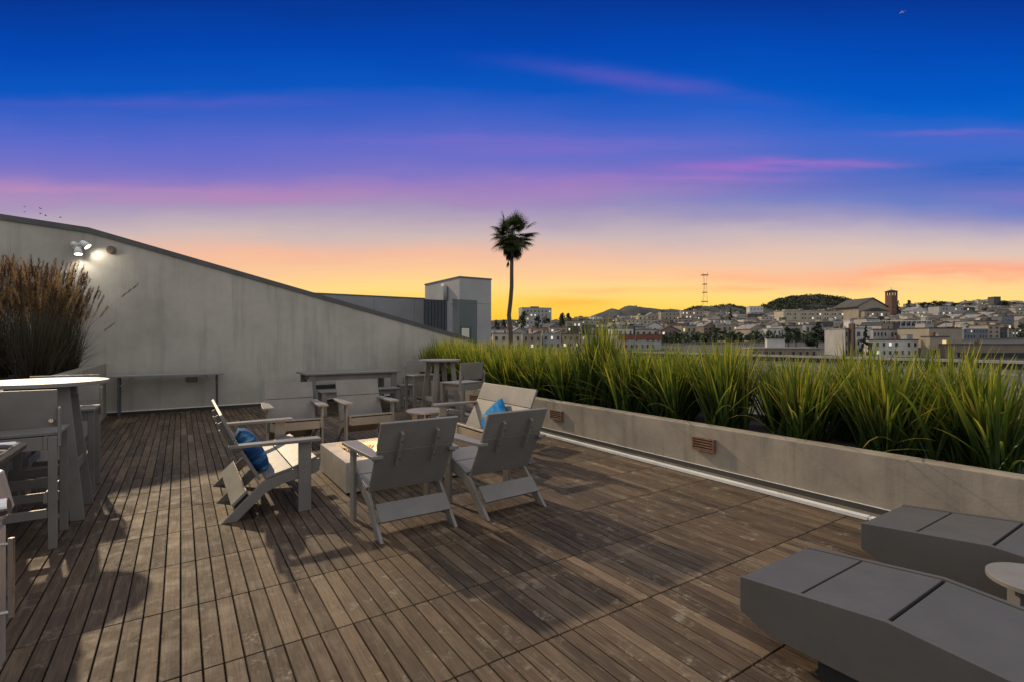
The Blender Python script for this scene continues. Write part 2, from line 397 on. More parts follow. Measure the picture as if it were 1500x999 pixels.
# flood light and round vent on the wall
lx = math.tan(math.atan2(117-750, F))
def wallv(px, py):   # point of the photo on the wall's face -> (v, z)
    d = (px-750)/F; Z = WU/(-ST*d + CT)
    return CT*d*Z + ST*Z, EYE + (HY-py)/F*Z
v0, z0 = wallv(113, 362)
fl = onDeck('flood_light', WU, v0, 0, z0)
tag(fl, 'white twin-head flood light, switched on, high on the sloping grey wall', 'wall light')
mb = MB(); mb.tube([(0, -0.001, 0), (0, -0.05, 0)], 0.062, 20); mb.build('back_plate', M['white'], fl, 0.004)
mb = MB(); mb.tube([(-0.02, -0.05, 0.02), (-0.03, -0.09, 0.03)], 0.048, 16); mb.tube([(-0.03, -0.09, 0.03), (-0.03, -0.13, 0.02)], [0.048, 0.02], 16)
mb.build('motion_sensor', M['white'], fl, 0, True)
for hx, hz, dx_, dz_ in ((0.12, 0.035, 0.55, -0.55), (0.03, -0.09, 0.10, -0.95)):
    hp = Vector((hx, -0.13, hz)); d_ = Vector((dx_, -0.12 if hx > 0.1 else -0.18, dz_)).normalized()
    mb = MB(); mb.tube([(0, -0.05, 0), hp - d_*0.06], 0.014, 8); mb.tube([hp - d_*0.07, hp - d_*0.02, hp + d_*0.055], [0.03, 0.05, 0.062], 18, True)
    hd = mb.build('lamp_head', M['white'], fl, 0, True)
    mb = MB(); mb.tube([hp + d_*0.0555, hp + d_*0.060], 0.055, 18); mb.build('lens', M['lamp'], hd)
    ld = bpy.data.lights.new('flood_beam', 'SPOT'); lo = bpy.data.objects.new('flood_beam', ld); COL.objects.link(lo)
    ld.energy = 11; ld.spot_size = math.radians(120); ld.spot_blend = 0.9; ld.color = (1.0, 0.90, 0.74); ld.shadow_soft_size = 0.03
    lo.parent = fl; lo.location = hp + d_*0.075; dd = (d_ + Vector((0.0, 0.40, 0))).normalized()
    lo.rotation_euler = dd.to_track_quat('-Z', 'Y').to_euler()
v1, z1 = wallv(163, 367)
rv = onDeck('round_wall_vent', WU, v1, 0, z1)
tag(rv, 'small round dark vent cap beside the flood light on the wall', 'vent')
mb = MB(); mb.tube([(0, -0.001, 0), (0, -0.035, 0)], [0.075, 0.07], 24); mb.build('rim', M['mortar'], rv, 0.004)
mb = MB(); mb.tube([(0, -0.0352, 0.0), (0, -0.05, 0.0)], 0.045, 20); mb.build('cap', M['coping'], rv, 0.003)
v2, z2 = wallv(281, 555)
oc = onDeck('outlet_box', WU, v2, 0, z2); tag(oc, 'small weatherproof outlet box on the wall above the narrow folding table', 'outlet')
mb = MB(); mb.box(-0.09, 0.09, -0.055, -0.002, -0.045, 0.045); mb.build('box', M['coping'], oc, 0.006)
mb = MB(); mb.box(-0.075, 0.075, -0.062, -0.0552, -0.035, 0.035); mb.build('cover', M['panel'], oc, 0.004)

# ---------------------------------------------------------------- right planter
pr = onDeck('concrete_planter', 0, 0)
tag(pr, 'long low concrete planter filled with green sword-leaved grass along the right of the deck', 'planter')
PW = 0.16; PH = 0.478; PB = PV + 1.25
mb = MB(); mb.prism([(PV, -0.02), (PV, PH), (PV+PW, PH), (PV+PW, -0.02)], 'y', -2.5, WU-0.003); mb.build('front_wall', M['planter'], pr, 0.008)
mb = MB(); mb.prism([(PB, -0.30), (PB, PH), (PB+PW, PH), (PB+PW, -0.30)], 'y', -2.5, WU-0.003); mb.build('back_wall', M['planter'], pr, 0.008)
mb = MB()
for i in range(60):
    ua = -2.4 + i*(WU+2.35)/60; ub = ua + (WU+2.35)/60
    for j in range(6):
        va = PV+PW+0.002 + j*(1.25-PW-0.004)/6; vb = va + (1.25-PW-0.004)/6
        def zz(u, v): return 0.405 + 0.05*mnoise.noise(Vector((u*2.1, v*2.3, 3)))
        mb.face([(va, ua, zz(ua, va)), (vb, ua, zz(ua, vb)), (vb, ub, zz(ub, vb)), (va, ub, zz(ub, va))])
mb.build('soil', M['soil'], pr)
mb = MB()
for k in range(-1, 5):
    a = -0.9 + k*2.6
    mb.box(PV-0.0715, PV-0.010, a+0.006, min(a+2.594, WU-0.05), -0.02, 0.006)
mb.build('drain_channel', M['flash'], pr)
mb = MB(); mb.box(PV-0.0075, PV-0.0022, -2.4, WU-0.05, 0.03, 0.075); mb.build('wall_flashing', M['asphalt'], pr)
mb = MB(); mb.box(PV-0.009, PV-0.0022, -2.4, WU-0.05, 0.0755, 0.081); mb.build('flashing_lip', M['flash'], pr)
for uc in (3.167, 5.55, 7.93):
    mb = MB(); mb.box(PV-0.045, PV-0.002, uc-0.125, uc-0.112, 0.235, 0.365); mb.box(PV-0.045, PV-0.002, uc+0.112, uc+0.125, 0.235, 0.365)
    mb.box(PV-0.045, PV-0.002, uc-0.112, uc+0.112, 0.353, 0.365); mb.box(PV-0.045, PV-0.002, uc-0.112, uc+0.112, 0.235, 0.247)
    for s in range(4):
        z = 0.262 + s*0.026
        mb.hexa([(PV-0.044, uc-0.111, z-0.012), (PV-0.008, uc-0.111, z+0.0), (PV-0.008, uc+0.111, z+0.0), (PV-0.044, uc+0.111, z-0.012),
                 (PV-0.044, uc-0.111, z-0.004), (PV-0.008, uc-0.111, z+0.008), (PV-0.008, uc+0.111, z+0.008), (PV-0.044, uc+0.111, z-0.004)])
    vt = mb.build('air_vent', M['mortar'], pr)
    mb = MB(); mb.box(PV-0.006, PV-0.0024, uc-0.111, uc+0.111, 0.248, 0.352); mb.build('vent_back', M['dark'], vt)

# ---------------------------------------------------------------- left planter
pl_ = onDeck('tall_planter', 0, 0)
tag(pl_, 'dark waist-high planter of brown feather grass against the left wall', 'planter')
LV = -1.11; LH = 0.943; LB = -2.75
mb = MB(); mb.box(LV-0.15, LV, 2.9, WU-0.003, -0.02, LH); mb.build('front_wall', M['planter'], pl_, 0.006)
mb = MB(); mb.box(LB, LV-0.152, 2.9, 3.05, -0.02, LH); mb.build('end_wall', M['planter'], pl_, 0.006)
mb = MB(); mb.box(LB-0.15, LB-0.002, 2.9, WU-0.003, -0.02, LH); mb.build('back_wall', M['planter'], pl_, 0.006)
mb = MB(); mb.box(LB, LV-0.152, 3.052, WU-0.004, 0.3, LH-0.10); mb.build('soil', M['soil'], pl_)

# ---------------------------------------------------------------- grass clumps
def blade(mb, cols, base, az, length, lean, droop, width, r, n=6, twist=0.0):
    """one sword leaf: a folded ribbon along a bending path"""
    bm = mb.bm; p = Vector(base); th = lean; seg = length/n
    out = Vector((math.cos(az), math.sin(az), 0)); side = Vector((-math.sin(az+twist), math.cos(az+twist), 0))
    prev = None
    for i in range(n+1):
        t = i/n
        w = width*(0.75 + 0.5*t if t < 0.35 else (0.925*(1-((t-0.35)/0.65)**2.2) + 0.03))
        d = out*math.sin(th) + Vector((0, 0, 1))*math.cos(th)
        nrm = d.cross(side)
        a = bm.verts.new(p - side*w/2); c = bm.verts.new(p + nrm*w*0.16); b = bm.verts.new(p + side*w/2)
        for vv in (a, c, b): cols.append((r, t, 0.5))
        if prev:
            bm.faces.new((prev[0], prev[1], c, a)); bm.faces.new((prev[1], prev[2], b, c))
        prev = (a, c, b)
        p = p + d*seg; th += droop*(0.4+1.6*t)/n
def grass_mesh(seed, nblades, h, spread, lean_max, width=0.017, fan=True):
    rnd = random.Random(seed); mb = MB(); cols = []
    nf = max(3, nblades//9); fans = [(rnd.gauss(0, spread*0.5), rnd.gauss(0, spread*0.5), rnd.uniform(0, 2*PI)) for _ in range(nf)]
    for i in range(nblades):
        fx, fy, fa = fans[i % nf]
        az = fa + (0 if rnd.random() < 0.5 else PI) + rnd.gauss(0, 0.5)
        rad = math.hypot(fx, fy); out = math.atan2(fy, fx)
        ln = abs(rnd.gauss(0, lean_max*0.52)) + rad*0.55
        if rnd.random() < 0.55: az = out + rnd.gauss(0, 0.7)
        L_ = h*rnd.uniform(0.55, 1.08)
        dr = rnd.uniform(0.02, 0.30) if rnd.random() < 0.90 else rnd.uniform(0.5, 1.5)
        r = min(1, max(0, rnd.gauss(0.45, 0.27)))
        if rnd.random() < 0.05: r = 1.0
        blade(mb, cols, (fx + rnd.gauss(0, .012), fy + rnd.gauss(0, .012), -0.03), az, L_, ln, dr, width*rnd.uniform(0.75, 1.3), r, 6, rnd.uniform(-1.0, 1.0))
    for k in range(5):   # a few long leaves arching out over one side
        blade(mb, cols, (rnd.uniform(-.12, -.02), rnd.gauss(0, .12), 0.0), PI + rnd.gauss(0, .35), h*rnd.uniform(.7, 1.0), rnd.uniform(.7, 1.1), rnd.uniform(.3, 1.2), width*rnd.uniform(.6, .9), min(1, rnd.uniform(.4, 1.1)), 6, 0)
    return mb, cols
protos = []
def finish_blades(mb, cols, name, mt, parent=None):
    me = bpy.data.meshes.new(name); mb.bm.to_mesh(me); mb.bm.free()
    o = bpy.data.objects.new(name, me); COL.objects.link(o); me.materials.append(mt)
    put_tint(o, lambda f, v: cols[v])
    if parent: o.parent = parent
    return o
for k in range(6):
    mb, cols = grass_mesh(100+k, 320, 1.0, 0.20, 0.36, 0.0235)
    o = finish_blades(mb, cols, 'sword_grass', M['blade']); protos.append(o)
rnd = random.Random(77)
used = set()
def grass_at(u, v, s, k, label, group, sz=None, front=False):
    if k not in used: o = protos[k]; used.add(k)
    else: o = protos[k].copy(); COL.objects.link(o)
    o.location = W(u, v, 0.43); o.rotation_euler = (rnd.gauss(0, 0.03), rnd.gauss(0, 0.03), (TH + rnd.gauss(0, .35)) if front else rnd.uniform(0, 2*PI)); o.scale = (s, s, sz or s)
    tag(o, label, 'ornamental grass', group)
front_u = [1.15, 1.78, 2.48, 3.22, 3.92, 4.55, 5.22, 5.85, 6.5, 7.1, 7.7, 8.3, 8.95, 9.6, 10.25, 10.85]
#          heights follow the photo: a tall tuft where the planter passes the picture's middle right
hts =     [0.82, 0.86, 0.76, 0.94, 0.86, 0.92, 1.26, 0.90, 0.84, 0.90, 0.86, 0.92, 0.92, 0.98, 1.02, 0.86]
for i, (u, hgt) in enumerate(zip(front_u[::-1], hts[::-1])):
    grass_at(u, PV+0.44+rnd.uniform(-.05, .05), 0.98*rnd.uniform(.94, 1.05), (i*5+1) % 6, f'green sword-leaved grass clump at the deck side of the planter, {ordw(i)} from the far wall', 'grass clumps along the planter front', hgt, True)
back_u = [1.5, 2.2, 2.85, 3.55, 4.2, 4.9, 5.55, 6.2, 6.8, 7.4, 8.0, 8.6, 9.3, 9.95, 10.6]
for i, u in enumerate(back_u[::-1]):
    grass_at(u, PV+0.92+rnd.uniform(-.05, .05), 0.98*rnd.uniform(.92, 1.08), (i*7+2) % 6, f'green sword-leaved grass clump in the outer planter row, {ordw(i)} from the far wall', 'grass clumps in the outer planter row', rnd.uniform(.82, .95)*(1.12 if u > 8.5 else 1.0))
# low dry litter and thin leaves on the soil
mb = MB(); cols = []
for i in range(900):
    u = rnd.uniform(0.6, 11.2); v = PV+PW+0.02+abs(rnd.gauss(0, 0.14))
    blade(mb, cols, (v, u, 0.425), rnd.uniform(0, 2*PI), rnd.uniform(.03, .10), rnd.uniform(0.7, 1.5), 0.6, 0.006, rnd.random(), 3)
o = finish_blades(mb, cols, 'leaf_litter', M['blade']); o.rotation_euler = (0, 0, TH); tag(o, kind='stuff')

# brown feather-reed clumps
def reed_mesh(seed, nst, h):
    rnd = random.Random(seed); st = MB(); sc = []; pm = MB(); pc = []
    for i in range(nst):
        a = rnd.uniform(0, 2*PI); rr = rnd.uniform(0, 0.16); ln = abs(rnd.gauss(0, 0.10)) + rr*0.4; az = a + rnd.gauss(0, .5)
        if rnd.random() < 0.05: ln += rnd.uniform(0.1, 0.4)
        Ls = h*rnd.uniform(0.62, 1.0); base = (rr*math.cos(a), rr*math.sin(a), 0)
        blade(st, sc, base, az, Ls, ln, rnd.uniform(0.02, 0.35), 0.0065, rnd.random(), 6, rnd.uniform(0, 3))
        # plume at the stalk's end
        if rnd.random() < 0.6:
            vs = list(st.bm.verts)[-3:]; tip = (vs[0].co + vs[2].co)/2; prev = list(st.bm.verts)[-6:-3]; d = (tip - (prev[0].co+prev[2].co)/2).normalized()
            pl = rnd.uniform(0.14, 0.26); r = rnd.random()
            for k in range(16):
                t = k/16; w = 0.02*math.sin(PI*min(1, t*0.9+0.12))**0.7; q_ = tip + d*pl*(t-0.35)
                for s in range(3):
                    e = Vector((rnd.gauss(0, 1), rnd.gauss(0, 1), rnd.gauss(0.4, .5))).normalized(); f = (d*0.8 + e*0.5).normalized()
                    sd_ = f.cross(e).normalized()*0.0032
                    b0 = q_ + e*w*0.3; b1 = q_ + e*w*0.6 + f*0.03
                    for pt in (b0-sd_, b0+sd_, b1+sd_*0.3, b1-sd_*0.3): pc.append((min(1, max(0, r+rnd.gauss(0, .15))), t, 0.5))
                    pm.face([b0-sd_, b0+sd_, b1+sd_*0.3, b1-sd_*0.3])
    for i in range(nst):
        a = rnd.uniform(0, 2*PI); rr = rnd.uniform(0, 0.17)
        blade(st, sc, (rr*math.cos(a), rr*math.sin(a), 0), a+rnd.gauss(0, .7), h*rnd.uniform(.25, .62), abs(rnd.gauss(0, .3)), rnd.uniform(.1, 1.2), 0.008, rnd.random()*0.6, 5, rnd.uniform(0, 3))
    return st, sc, pm, pc
rp = []
for k in range(3):
    e = empty('feather_grass'); st, sc, pm, pc = reed_mesh(300+k, 170, 1.36)
    finish_blades(st, sc, 'stalks', M['reed'], e); finish_blades(pm, pc, 'plumes', M['plume'], e); rp.append(e)
spots = [(10.75, -1.55, .95), (10.2, -1.52, 1.0), (9.6, -1.5, 1.06), (9.0, -1.52, 1.08), (8.35, -1.5, 1.05), (10.3, -2.15, 1.1), (9.5, -2.15, 1.12), (8.7, -2.15, 1.1)]
for i, (u, v, s) in enumerate(spots):
    e = rp[i] if i < 3 else copy_tree(rp[i % 3])
    e.location = W(u, v, LH-0.11); e.rotation_euler = (0, 0, rnd.uniform(0, 6)); e.scale = (s, s, s*rnd.uniform(.95, 1.03))
    row = 'front' if v > -2.0 else 'back'
    idx = sum(1 for q_ in spots if (q_[1] > -2.0) == (v > -2.0) and q_[0] > u)
    tag(e, f'brown feather grass clump in the tall planter, {ordw(idx)} from the wall in its {row} row', 'feather grass', 'feather grass in the tall planter')

# =================================================================== FURNITURE
def lounge(name, label, cat, group, width, u, v, yaw):
    """low board armchair; origin between the rear feet, sitter looks along +y"""
    r = onDeck(name, u, v, yaw); tag(r, label, cat, group)
    h = M['hdpe']; hw = width/2; t = 0.024
    prof = [(0.0, 0.0), (0.105, 0.0), (0.30, 0.185), (0.42, 0.235), (0.56, 0.26), (0.665, 0.285), (0.69, 0.30), (0.695, 0.40), (0.655, 0.388), (0.53, 0.345), (0.33, 0.290), (0.27, 0.262)]
    xs = [(-hw, -hw+t), (hw-t, hw)] + ([(-t/2, t/2)] if width > 0.9 else [])
    for a, b in xs:
        mb = MB(); mb.prism(prof, 'x', a, b); mb.build('side_rail', h, r, 0.003)
    for s in (-1, 1):
        mb = MB(); a, b = sorted((s*(hw+0.0012), s*(hw+0.0012+t))); mb.box(a, b, 0.53, 0.625, 0.0, 0.548); mb.build('front_leg', h, r, 0.003)
        for yb, zb in ((0.578, 0.315), (0.578, 0.365)):
            mb = MB(); x0 = s*(hw+0.0013+t); mb.tube([(x0, yb, zb), (x0+s*0.004, yb, zb)], 0.0075, 10); mb.build('bolt', M['chrome'], r)
        mb = MB(); c = s*(hw+0.008)
        mb.prism([(c-s*0.048, 0.055), (c+s*0.030, 0.055), (c+s*0.062, 0.52), (c+s*0.062, 0.69), (c-s*0.056, 0.69), (c-s*0.056, 0.50)], 'z', 0.5495, 0.572)
        mb.build('armrest', h, r, 0.003)
        # arm bracket to the back
        mb = MB(); a, b = sorted((s*(hw-0.006), s*(hw+0.02))); mb.box(a, b, 0.085, 0.115, 0.530, 0.5490); mb.build('arm_bracket', h, r, 0.002)
    # seat: two boards
    def sl(y0, z0, y1, z1, th, x0, x1, nm, grow=0.0):
        d = Vector((0, y1-y0, z1-z0)).normalized(); n = Vector((0, -d.z, d.y)); mb = MB()
        P = [(y0, z0), (y1, z1), (y1+n.y*th, z1+n.z*th), (y0+n.y*th, z0+n.z*th)]
        mb.prism(P, 'x', x0, x1); return mb.build(nm, h, r, 0.003)
    sl(0.300, 0.2865, 0.488, 0.336, 0.020, -hw-0.002, hw+0.002, 'seat_board')
    sl(0.494, 0.3385, 0.675, 0.399, 0.020, -hw-0.002, hw+0.002, 'seat_board')
    mb = MB(); mb.box(-hw+t+0.001, hw-t-0.001, 0.655, 0.677, 0.288, 0.383); mb.build('front_apron', h, r, 0.002)
    # back: reclined lower panel, more upright upper panel
    sl(0.268, 0.292, 0.098, 0.604, 0.022, -hw+0.002, hw-0.002, 'back_panel')
    sl(0.095, 0.610, 0.010, 0.805, 0.022, -hw+0.002, hw-0.002, 'head_panel')
    nb = 3 if width > 0.9 else 2
    for k in range(nb):
        x = (k-(nb-1)/2)*(width*0.46 if nb == 2 else width*0.36)
        mb = MB(); mb.prism([(0.142, 0.487), (0.0745, 0.612), (0.022, 0.735), (-0.012, 0.715), (0.035, 0.600), (0.105, 0.475)], 'x', x-0.011, x+0.011)
        bt_ = mb.build('back_batten', h, r, 0.002)
        for yb, zb in ((0.070, 0.537), (0.005, 0.665)):
            mb = MB(); mb.tube([(x, yb, zb), (x, yb-0.008, zb-0.004)], 0.007, 8); mb.build('bolt', M['chrome'], bt_)
    # stretcher between the rear legs
    mb = MB(); mb.prism([(0.082, 0.105), (0.182, 0.203), (0.168, 0.217), (0.068, 0.119)], 'x', -hw+t+0.001, hw-t-0.001); mb.build('stretcher', h, r, 0.002)
    return r
gch = 'charcoal armchairs around the fire pit'
lounge('lounge_chair', 'charcoal board armchair with its back to us, nearest to the left settee', 'armchair', gch, 0.575, 3.253, 1.39, 0)
lounge('lounge_chair', 'charcoal board armchair with its back to us, nearest to the grass planter', 'armchair', gch, 0.575, 3.240, 2.20, 3)
lounge('lounge_chair', 'charcoal board armchair facing us beyond the fire pit, next to the left settee', 'armchair', gch, 0.575, 7.02, 1.165, 178)
lounge('lounge_chair', 'charcoal board armchair facing us beyond the fire pit, with the dining table behind it', 'armchair', gch, 0.575, 6.985, 2.03, 180)
gse = 'wide settees facing each other across the fire pit'
lounge('settee', 'wide charcoal settee at the left of the fire pit, seen from its side', 'settee', gse, 1.17, 4.835, 0.245, -90)
lounge('settee', 'wide charcoal settee with its sunlit seat and bright blue cushion, beside the grass planter', 'settee', gse, 1.17, 5.05, 3.28, 90)

# cushions
def cushion(name, label, u, v, z, yaw, tilt, roll, cols, size=0.42):
    mb = MB(); n = 18; V = {}
    for s in (1, -1):
        for i in range(n+1):
            for j in range(n+1):
                x = -1 + 2*i/n; y = -1 + 2*j/n
                e = (1-x**4)*(1-y**4); hgt = 0.5*max(0, e)**0.55
                k = (i, j) if (i in (0, n) or j in (0, n)) else (i, j, s)
                if k not in V:
                    pin = 1 - 0.07*(1-abs(x*y))*(x*x+y*y)/2
                    V[k] = mb.bm.verts.new((x*pin*size/2, y*pin*size/2, s*hgt*0.15 + 0.004*mnoise.noise(Vector((x*4, y*4, s)))))
    for s in (1, -1):
        for i in range(n):
            for j in range(n):
                q_ = [(i, j), (i+1, j), (i+1, j+1), (i, j+1)]
                vs = [V[k] if k in V else V[(*k, s)] for k in q_]
                mb.bm.faces.new(vs if s > 0 else vs[::-1])
    m = bpy.data.materials.new(name + '_cloth'); m.use_nodes = True; nt = m.node_tree; h = G(nt.nodes, nt.links); bs = nt.nodes['Principled BSDF']
    t = nt.nodes.new('ShaderNodeTexCoord')
    mp = nt.nodes.new('ShaderNodeMapping'); mp.inputs['Rotation'].default_value = (0, 0, 0.7); mp.inputs['Scale'].default_value = (2.2, 6.5, 1); nt.links.new(t.outputs['Object'], mp.inputs[0])
    f = h.noise(mp.outputs[0], 1.6, 4, 0.6, 1.2)
    nt.links.new(h.ramp(f, cols), bs.inputs['Base Color']); bs.inputs['Roughness'].default_value = 0.9; bs.inputs['Specular IOR Level'].default_value = 0.15
    bp = nt.nodes.new('ShaderNodeBump'); bp.inputs['Strength'].default_value = 0.35; bp.inputs['Distance'].default_value = 0.004
    nt.links.new(h.noise(t.outputs['Object'], 220, 2, 0.5), bp.inputs['Height']); nt.links.new(bp.outputs[0], bs.inputs['Normal'])
    o = mb.build(name, m, None, 0, True)
    o.matrix_world = Matrix.Translation(W(u, v, z)) @ Matrix.Rotation(TH+math.radians(yaw), 4, 'Z') @ Matrix.Rotation(math.radians(tilt), 4, 'X') @ Matrix.Rotation(math.radians(roll), 4, 'Z')
    tag(o, label, 'cushion'); return o
cushion('cushion', 'dark and pale blue patterned cushion leaning on the back of the left settee', 4.62, 0.485, 0.455, -90, 118, 6,
        [(0.0, (0.008, 0.03, 0.10)), (0.44, (0.012, 0.05, 0.15)), (0.54, (0.03, 0.13, 0.28)), (0.64, (0.22, 0.34, 0.40)), (1.0, (0.32, 0.38, 0.42))], 0.39)
cushion('cushion', 'bright blue cushion lying on the settee beside the grass planter', 4.95, 3.02, 0.440, 90, 118, 38,
        [(0.0, (0.01, 0.07, 0.24)), (0.42, (0.015, 0.14, 0.36)), (0.52, (0.03, 0.21, 0.44)), (0.60, (0.09, 0.19, 0.40)), (1.0, (0.18, 0.28, 0.46))], 0.39)

# fire pit
fp = onDeck('fire_pit', 4.92, 1.76); tag(fp, 'low square concrete fire pit burning between the settees', 'fire pit')
HX, HYY, HZ = 0.56, 0.48, 0.285
ox, oy = 0.435, 0.315
mb = MB(); z0 = 0.0
mb.box(-HX, HX, -HYY, -oy, 0.02, HZ); mb.box(-HX, HX, oy, HYY, 0.02, HZ); mb.box(-HX, -ox, -oy+0.0005, oy-0.0005, 0.02, HZ); mb.box(ox, HX, -oy+0.0005, oy-0.0005, 0.02, HZ)
bm = mb.bm; bmesh.ops.remove_doubles(bm, verts=bm.verts, dist=0.002)
mb.build('pit_body', M['pit'], fp)
mb = MB(); mb.box(-HX+0.04, HX-0.04, -HYY+0.04, HYY-0.04, 0.0, 0.0195); mb.build('plinth', M['dark'], fp)
mb = MB(); mb.box(-ox+0.003, ox-0.003, -oy+0.003, oy-0.003, 0.10, 0.21); mb.build('burner_pan', M['dark'], fp)
M['stone'] = mat('fire_stone', (0.16, 0.13, 0.10), 0.7, var=0.6, scale=9)
mb = MB(); rs = random.Random(9)
for i in range(1500):
    x = rs.uniform(-ox+0.02, ox-0.02); y = rs.uniform(-oy+0.02, oy-0.02); z = 0.212 + rs.uniform(0, 0.04); s = rs.uniform(0.010, 0.019)
    m_ = Matrix.Translation((x, y, z)) @ Matrix.Rotation(rs.uniform(0, 6), 4, Vector((rs.random()+.01, rs.random(), rs.random())).normalized()) @ Matrix.Diagonal((s, s*rs.uniform(.7, 1), s*rs.uniform(.55, .9), 1))
    bmesh.ops.create_icosphere(mb.bm, subdivisions=1, radius=1, matrix=m_)
o = mb.build('fire_stones', M['stone']); o.location = fp.location; o.rotation_euler = fp.rotation_euler; tag(o, kind='stuff')
def flame(x, y, z, h, w, rs, nm, mt, par):
    mb = MB(); pts = []; n = 7; ph = rs.uniform(0, 6)
    for i in range(n+1):
        t = i/n; pts.append((x + 0.25*w*math.sin(ph+t*4)*t, y + 0.25*w*math.cos(ph*1.7+t*3)*t, z + h*t))
    mb.tube(pts, [w*(0.30+0.75*math.sin(PI*min(1, (i/n)*0.85+0.12)))*(1-(i/n)**2.5)*0.5 + 0.0008 for i in range(n+1)], 9)
    return mb.build(nm, mt, par, 0, True)
fe = onDeck('gas_fire', 4.95, 1.66, 0, 0.235); tag(fe, 'small orange gas flames rising from the fire pit stones', 'fire')
for i in range(7):
    x = rs.gauss(0, 0.05); y = rs.gauss(0, 0.04); h_ = rs.uniform(0.06, 0.11)*(1.7 if i == 0 else 1.0)
    flame(x, y, 0.0, h_, rs.uniform(0.016, 0.03), rs, 'flame', M['flame'], fe)
for i in range(12):
    flame(rs.uniform(-.26, .30), rs.uniform(-.13, .13), 0.0, rs.uniform(0.02, 0.045), 0.014, rs, 'flame', M['flame_core'], fe)
ld = bpy.data.lights.new('fire_glow', 'POINT'); lo = bpy.data.objects.new('fire_glow', ld); COL.objects.link(lo)
ld.energy = 20; ld.color = (1.0, 0.58, 0.24); ld.shadow_soft_size = 0.10; lo.location = W(4.95, 1.70, 0.40)

# bar tables and stools
def bar_table(label, u, v, yaw, r=0.36, H=1.04):
    e = onDeck('bar_table', u, v, yaw); tag(e, label, 'bar table', 'round bar tables')
    mb = MB(); mb.disc((0, 0), r, H-0.028, H, 64); mb.build('table_top', M['hdpe'], e, 0.003)
    mb = MB(); mb.box(-0.20, 0.20, -0.022, 0.022, H-0.11, H-0.029); mb.box(-0.022, 0.022, 0.0225, 0.20, H-0.11, H-0.029); mb.box(-0.022, 0.022, -0.20, -0.0225, H-0.11, H-0.029); mb.build('top_brace', M['hdpe'], e, 0.002)
    for sx in (-1, 1):
        for sy in (-1, 1):
            mb = MB(); tx, ty = sx*0.135, sy*0.16; bx, by = sx*0.235, sy*0.225; w, d = 0.042, 0.013
            P = [(bx-w, by-d, 0), (bx+w, by-d, 0), (bx+w, by+d, 0), (bx-w, by+d, 0), (tx-w, ty-d, H-0.0285), (tx+w, ty-d, H-0.0285), (tx+w, ty+d, H-0.0285), (tx-w, ty+d, H-0.0285)]
            mb.hexa(P); mb.build('leg', M['hdpe'], e, 0.003)
    for sy in (-1, 1):
        mb = MB(); mb.box(-0.195, 0.195, sy*0.205-0.011, sy*0.205+0.011, 0.27, 0.34); mb.build('stretcher', M['hdpe'], e, 0.002)
    for sx in (-1, 1):
        mb = MB(); mb.box(sx*0.212-0.011, sx*0.212+0.011, -0.19, 0.19, 0.36, 0.43); mb.build('stretcher', M['hdpe'], e, 0.002)
    return e
def bar_stool(label, u, v, yaw, top=1.03):
    e = onDeck('bar_stool', u, v, yaw); tag(e, label, 'bar stool', 'bar stools with board backs')
    h = M['hdpe']; w = 0.245; d = 0.20; sh = 0.75
    for s in (-1, 1):
        a, b = sorted((s*w, s*(w-0.046)))
        mb = MB(); mb.box(a, b, -d, -d+0.024, 0, sh-0.0225)
        mb.build('rear_leg', h, e, 0.003)
        a2, b2 = sorted((s*(w+0.0012), s*(w+0.016)))
        mb = MB(); mb.prism([(-d, sh-0.09), (-d+0.038, sh-0.09), (-d+0.038, 0.905), (-d+0.019, 0.917), (-d, 0.905)], 'x', a2, b2); mb.build('back_bracket', h, e, 0.003)
        mb = MB(); mb.box(a, b, d-0.024, d, 0, sh-0.0225); mb.build('front_leg', h, e, 0.003)
        a3, b3 = sorted((s*(w-0.047), s*(w-0.069)))
        mb = MB(); mb.box(a3, b3, -d+0.002, d-0.002, sh-0.105, sh-0.0225); mb.build('side_apron', h, e, 0.002)
        mb = MB(); mb.box(a3, b3, -d+0.002, d-0.002, 0.30, 0.36); mb.build('side_stretcher', h, e, 0.002)
        mb = MB(); mb.tube([(s*(w-0.03), -d-0.001, 0.83), (s*(w-0.03), -d+0.045, 0.83)], 0.012, 12); mb.build('bolt', M['chrome'], e)
    mb = MB(); mb.box(-w-0.006, w+0.006, -d+0.048, d+0.02, sh-0.022, sh); mb.build('seat', h, e, 0.004)
    mb = MB(); mb.box(-w+0.07, w-0.07, -d+0.001, -d+0.022, sh-0.105, sh-0.0225); mb.build('rear_apron', h, e, 0.002)
    mb = MB(); mb.box(-w+0.07, w-0.07, d-0.022, d-0.001, sh-0.105, sh-0.0225); mb.build('front_apron', h, e, 0.002)
    mb = MB(); mb.box(-w+0.047, w-0.047, -d+0.001, -d+0.022, 0.205, 0.262); mb.build('rear_stretcher', h, e, 0.002)
    mb = MB(); mb.box(-w+0.047, w-0.047, d-0.022, d-0.001, 0.225, 0.285); mb.build('foot_rest', h, e, 0.002)
    mb = MB(); mb.prism([(-d+0.040, sh+0.035), (-d+0.062, sh+0.035), (-d+0.038, top), (-d+0.016, top)], 'x', -w+0.004, w-0.004); mb.build('back_panel', h, e, 0.003)
    return e
bar_table('round charcoal bar table near the left edge, its top glaring in the sun', 5.17, -0.88, 0, 0.40)
bar_table('round charcoal bar table in the far corner in front of the grass', 7.62, 3.60, 0, 0.34, 1.03)
bar_stool('charcoal bar stool nearest to the grill, its back towards us', 4.55, -0.915, 0)
bar_stool('charcoal bar stool half hidden behind the near bar table by the tall planter', 5.92, -0.88, 180)
bar_stool('charcoal bar stool between the wide settee and the far bar table', 6.48, 3.42, 20)
bar_stool('charcoal bar stool half hidden behind the far bar table', 8.25, 3.55, 180, 1.0)

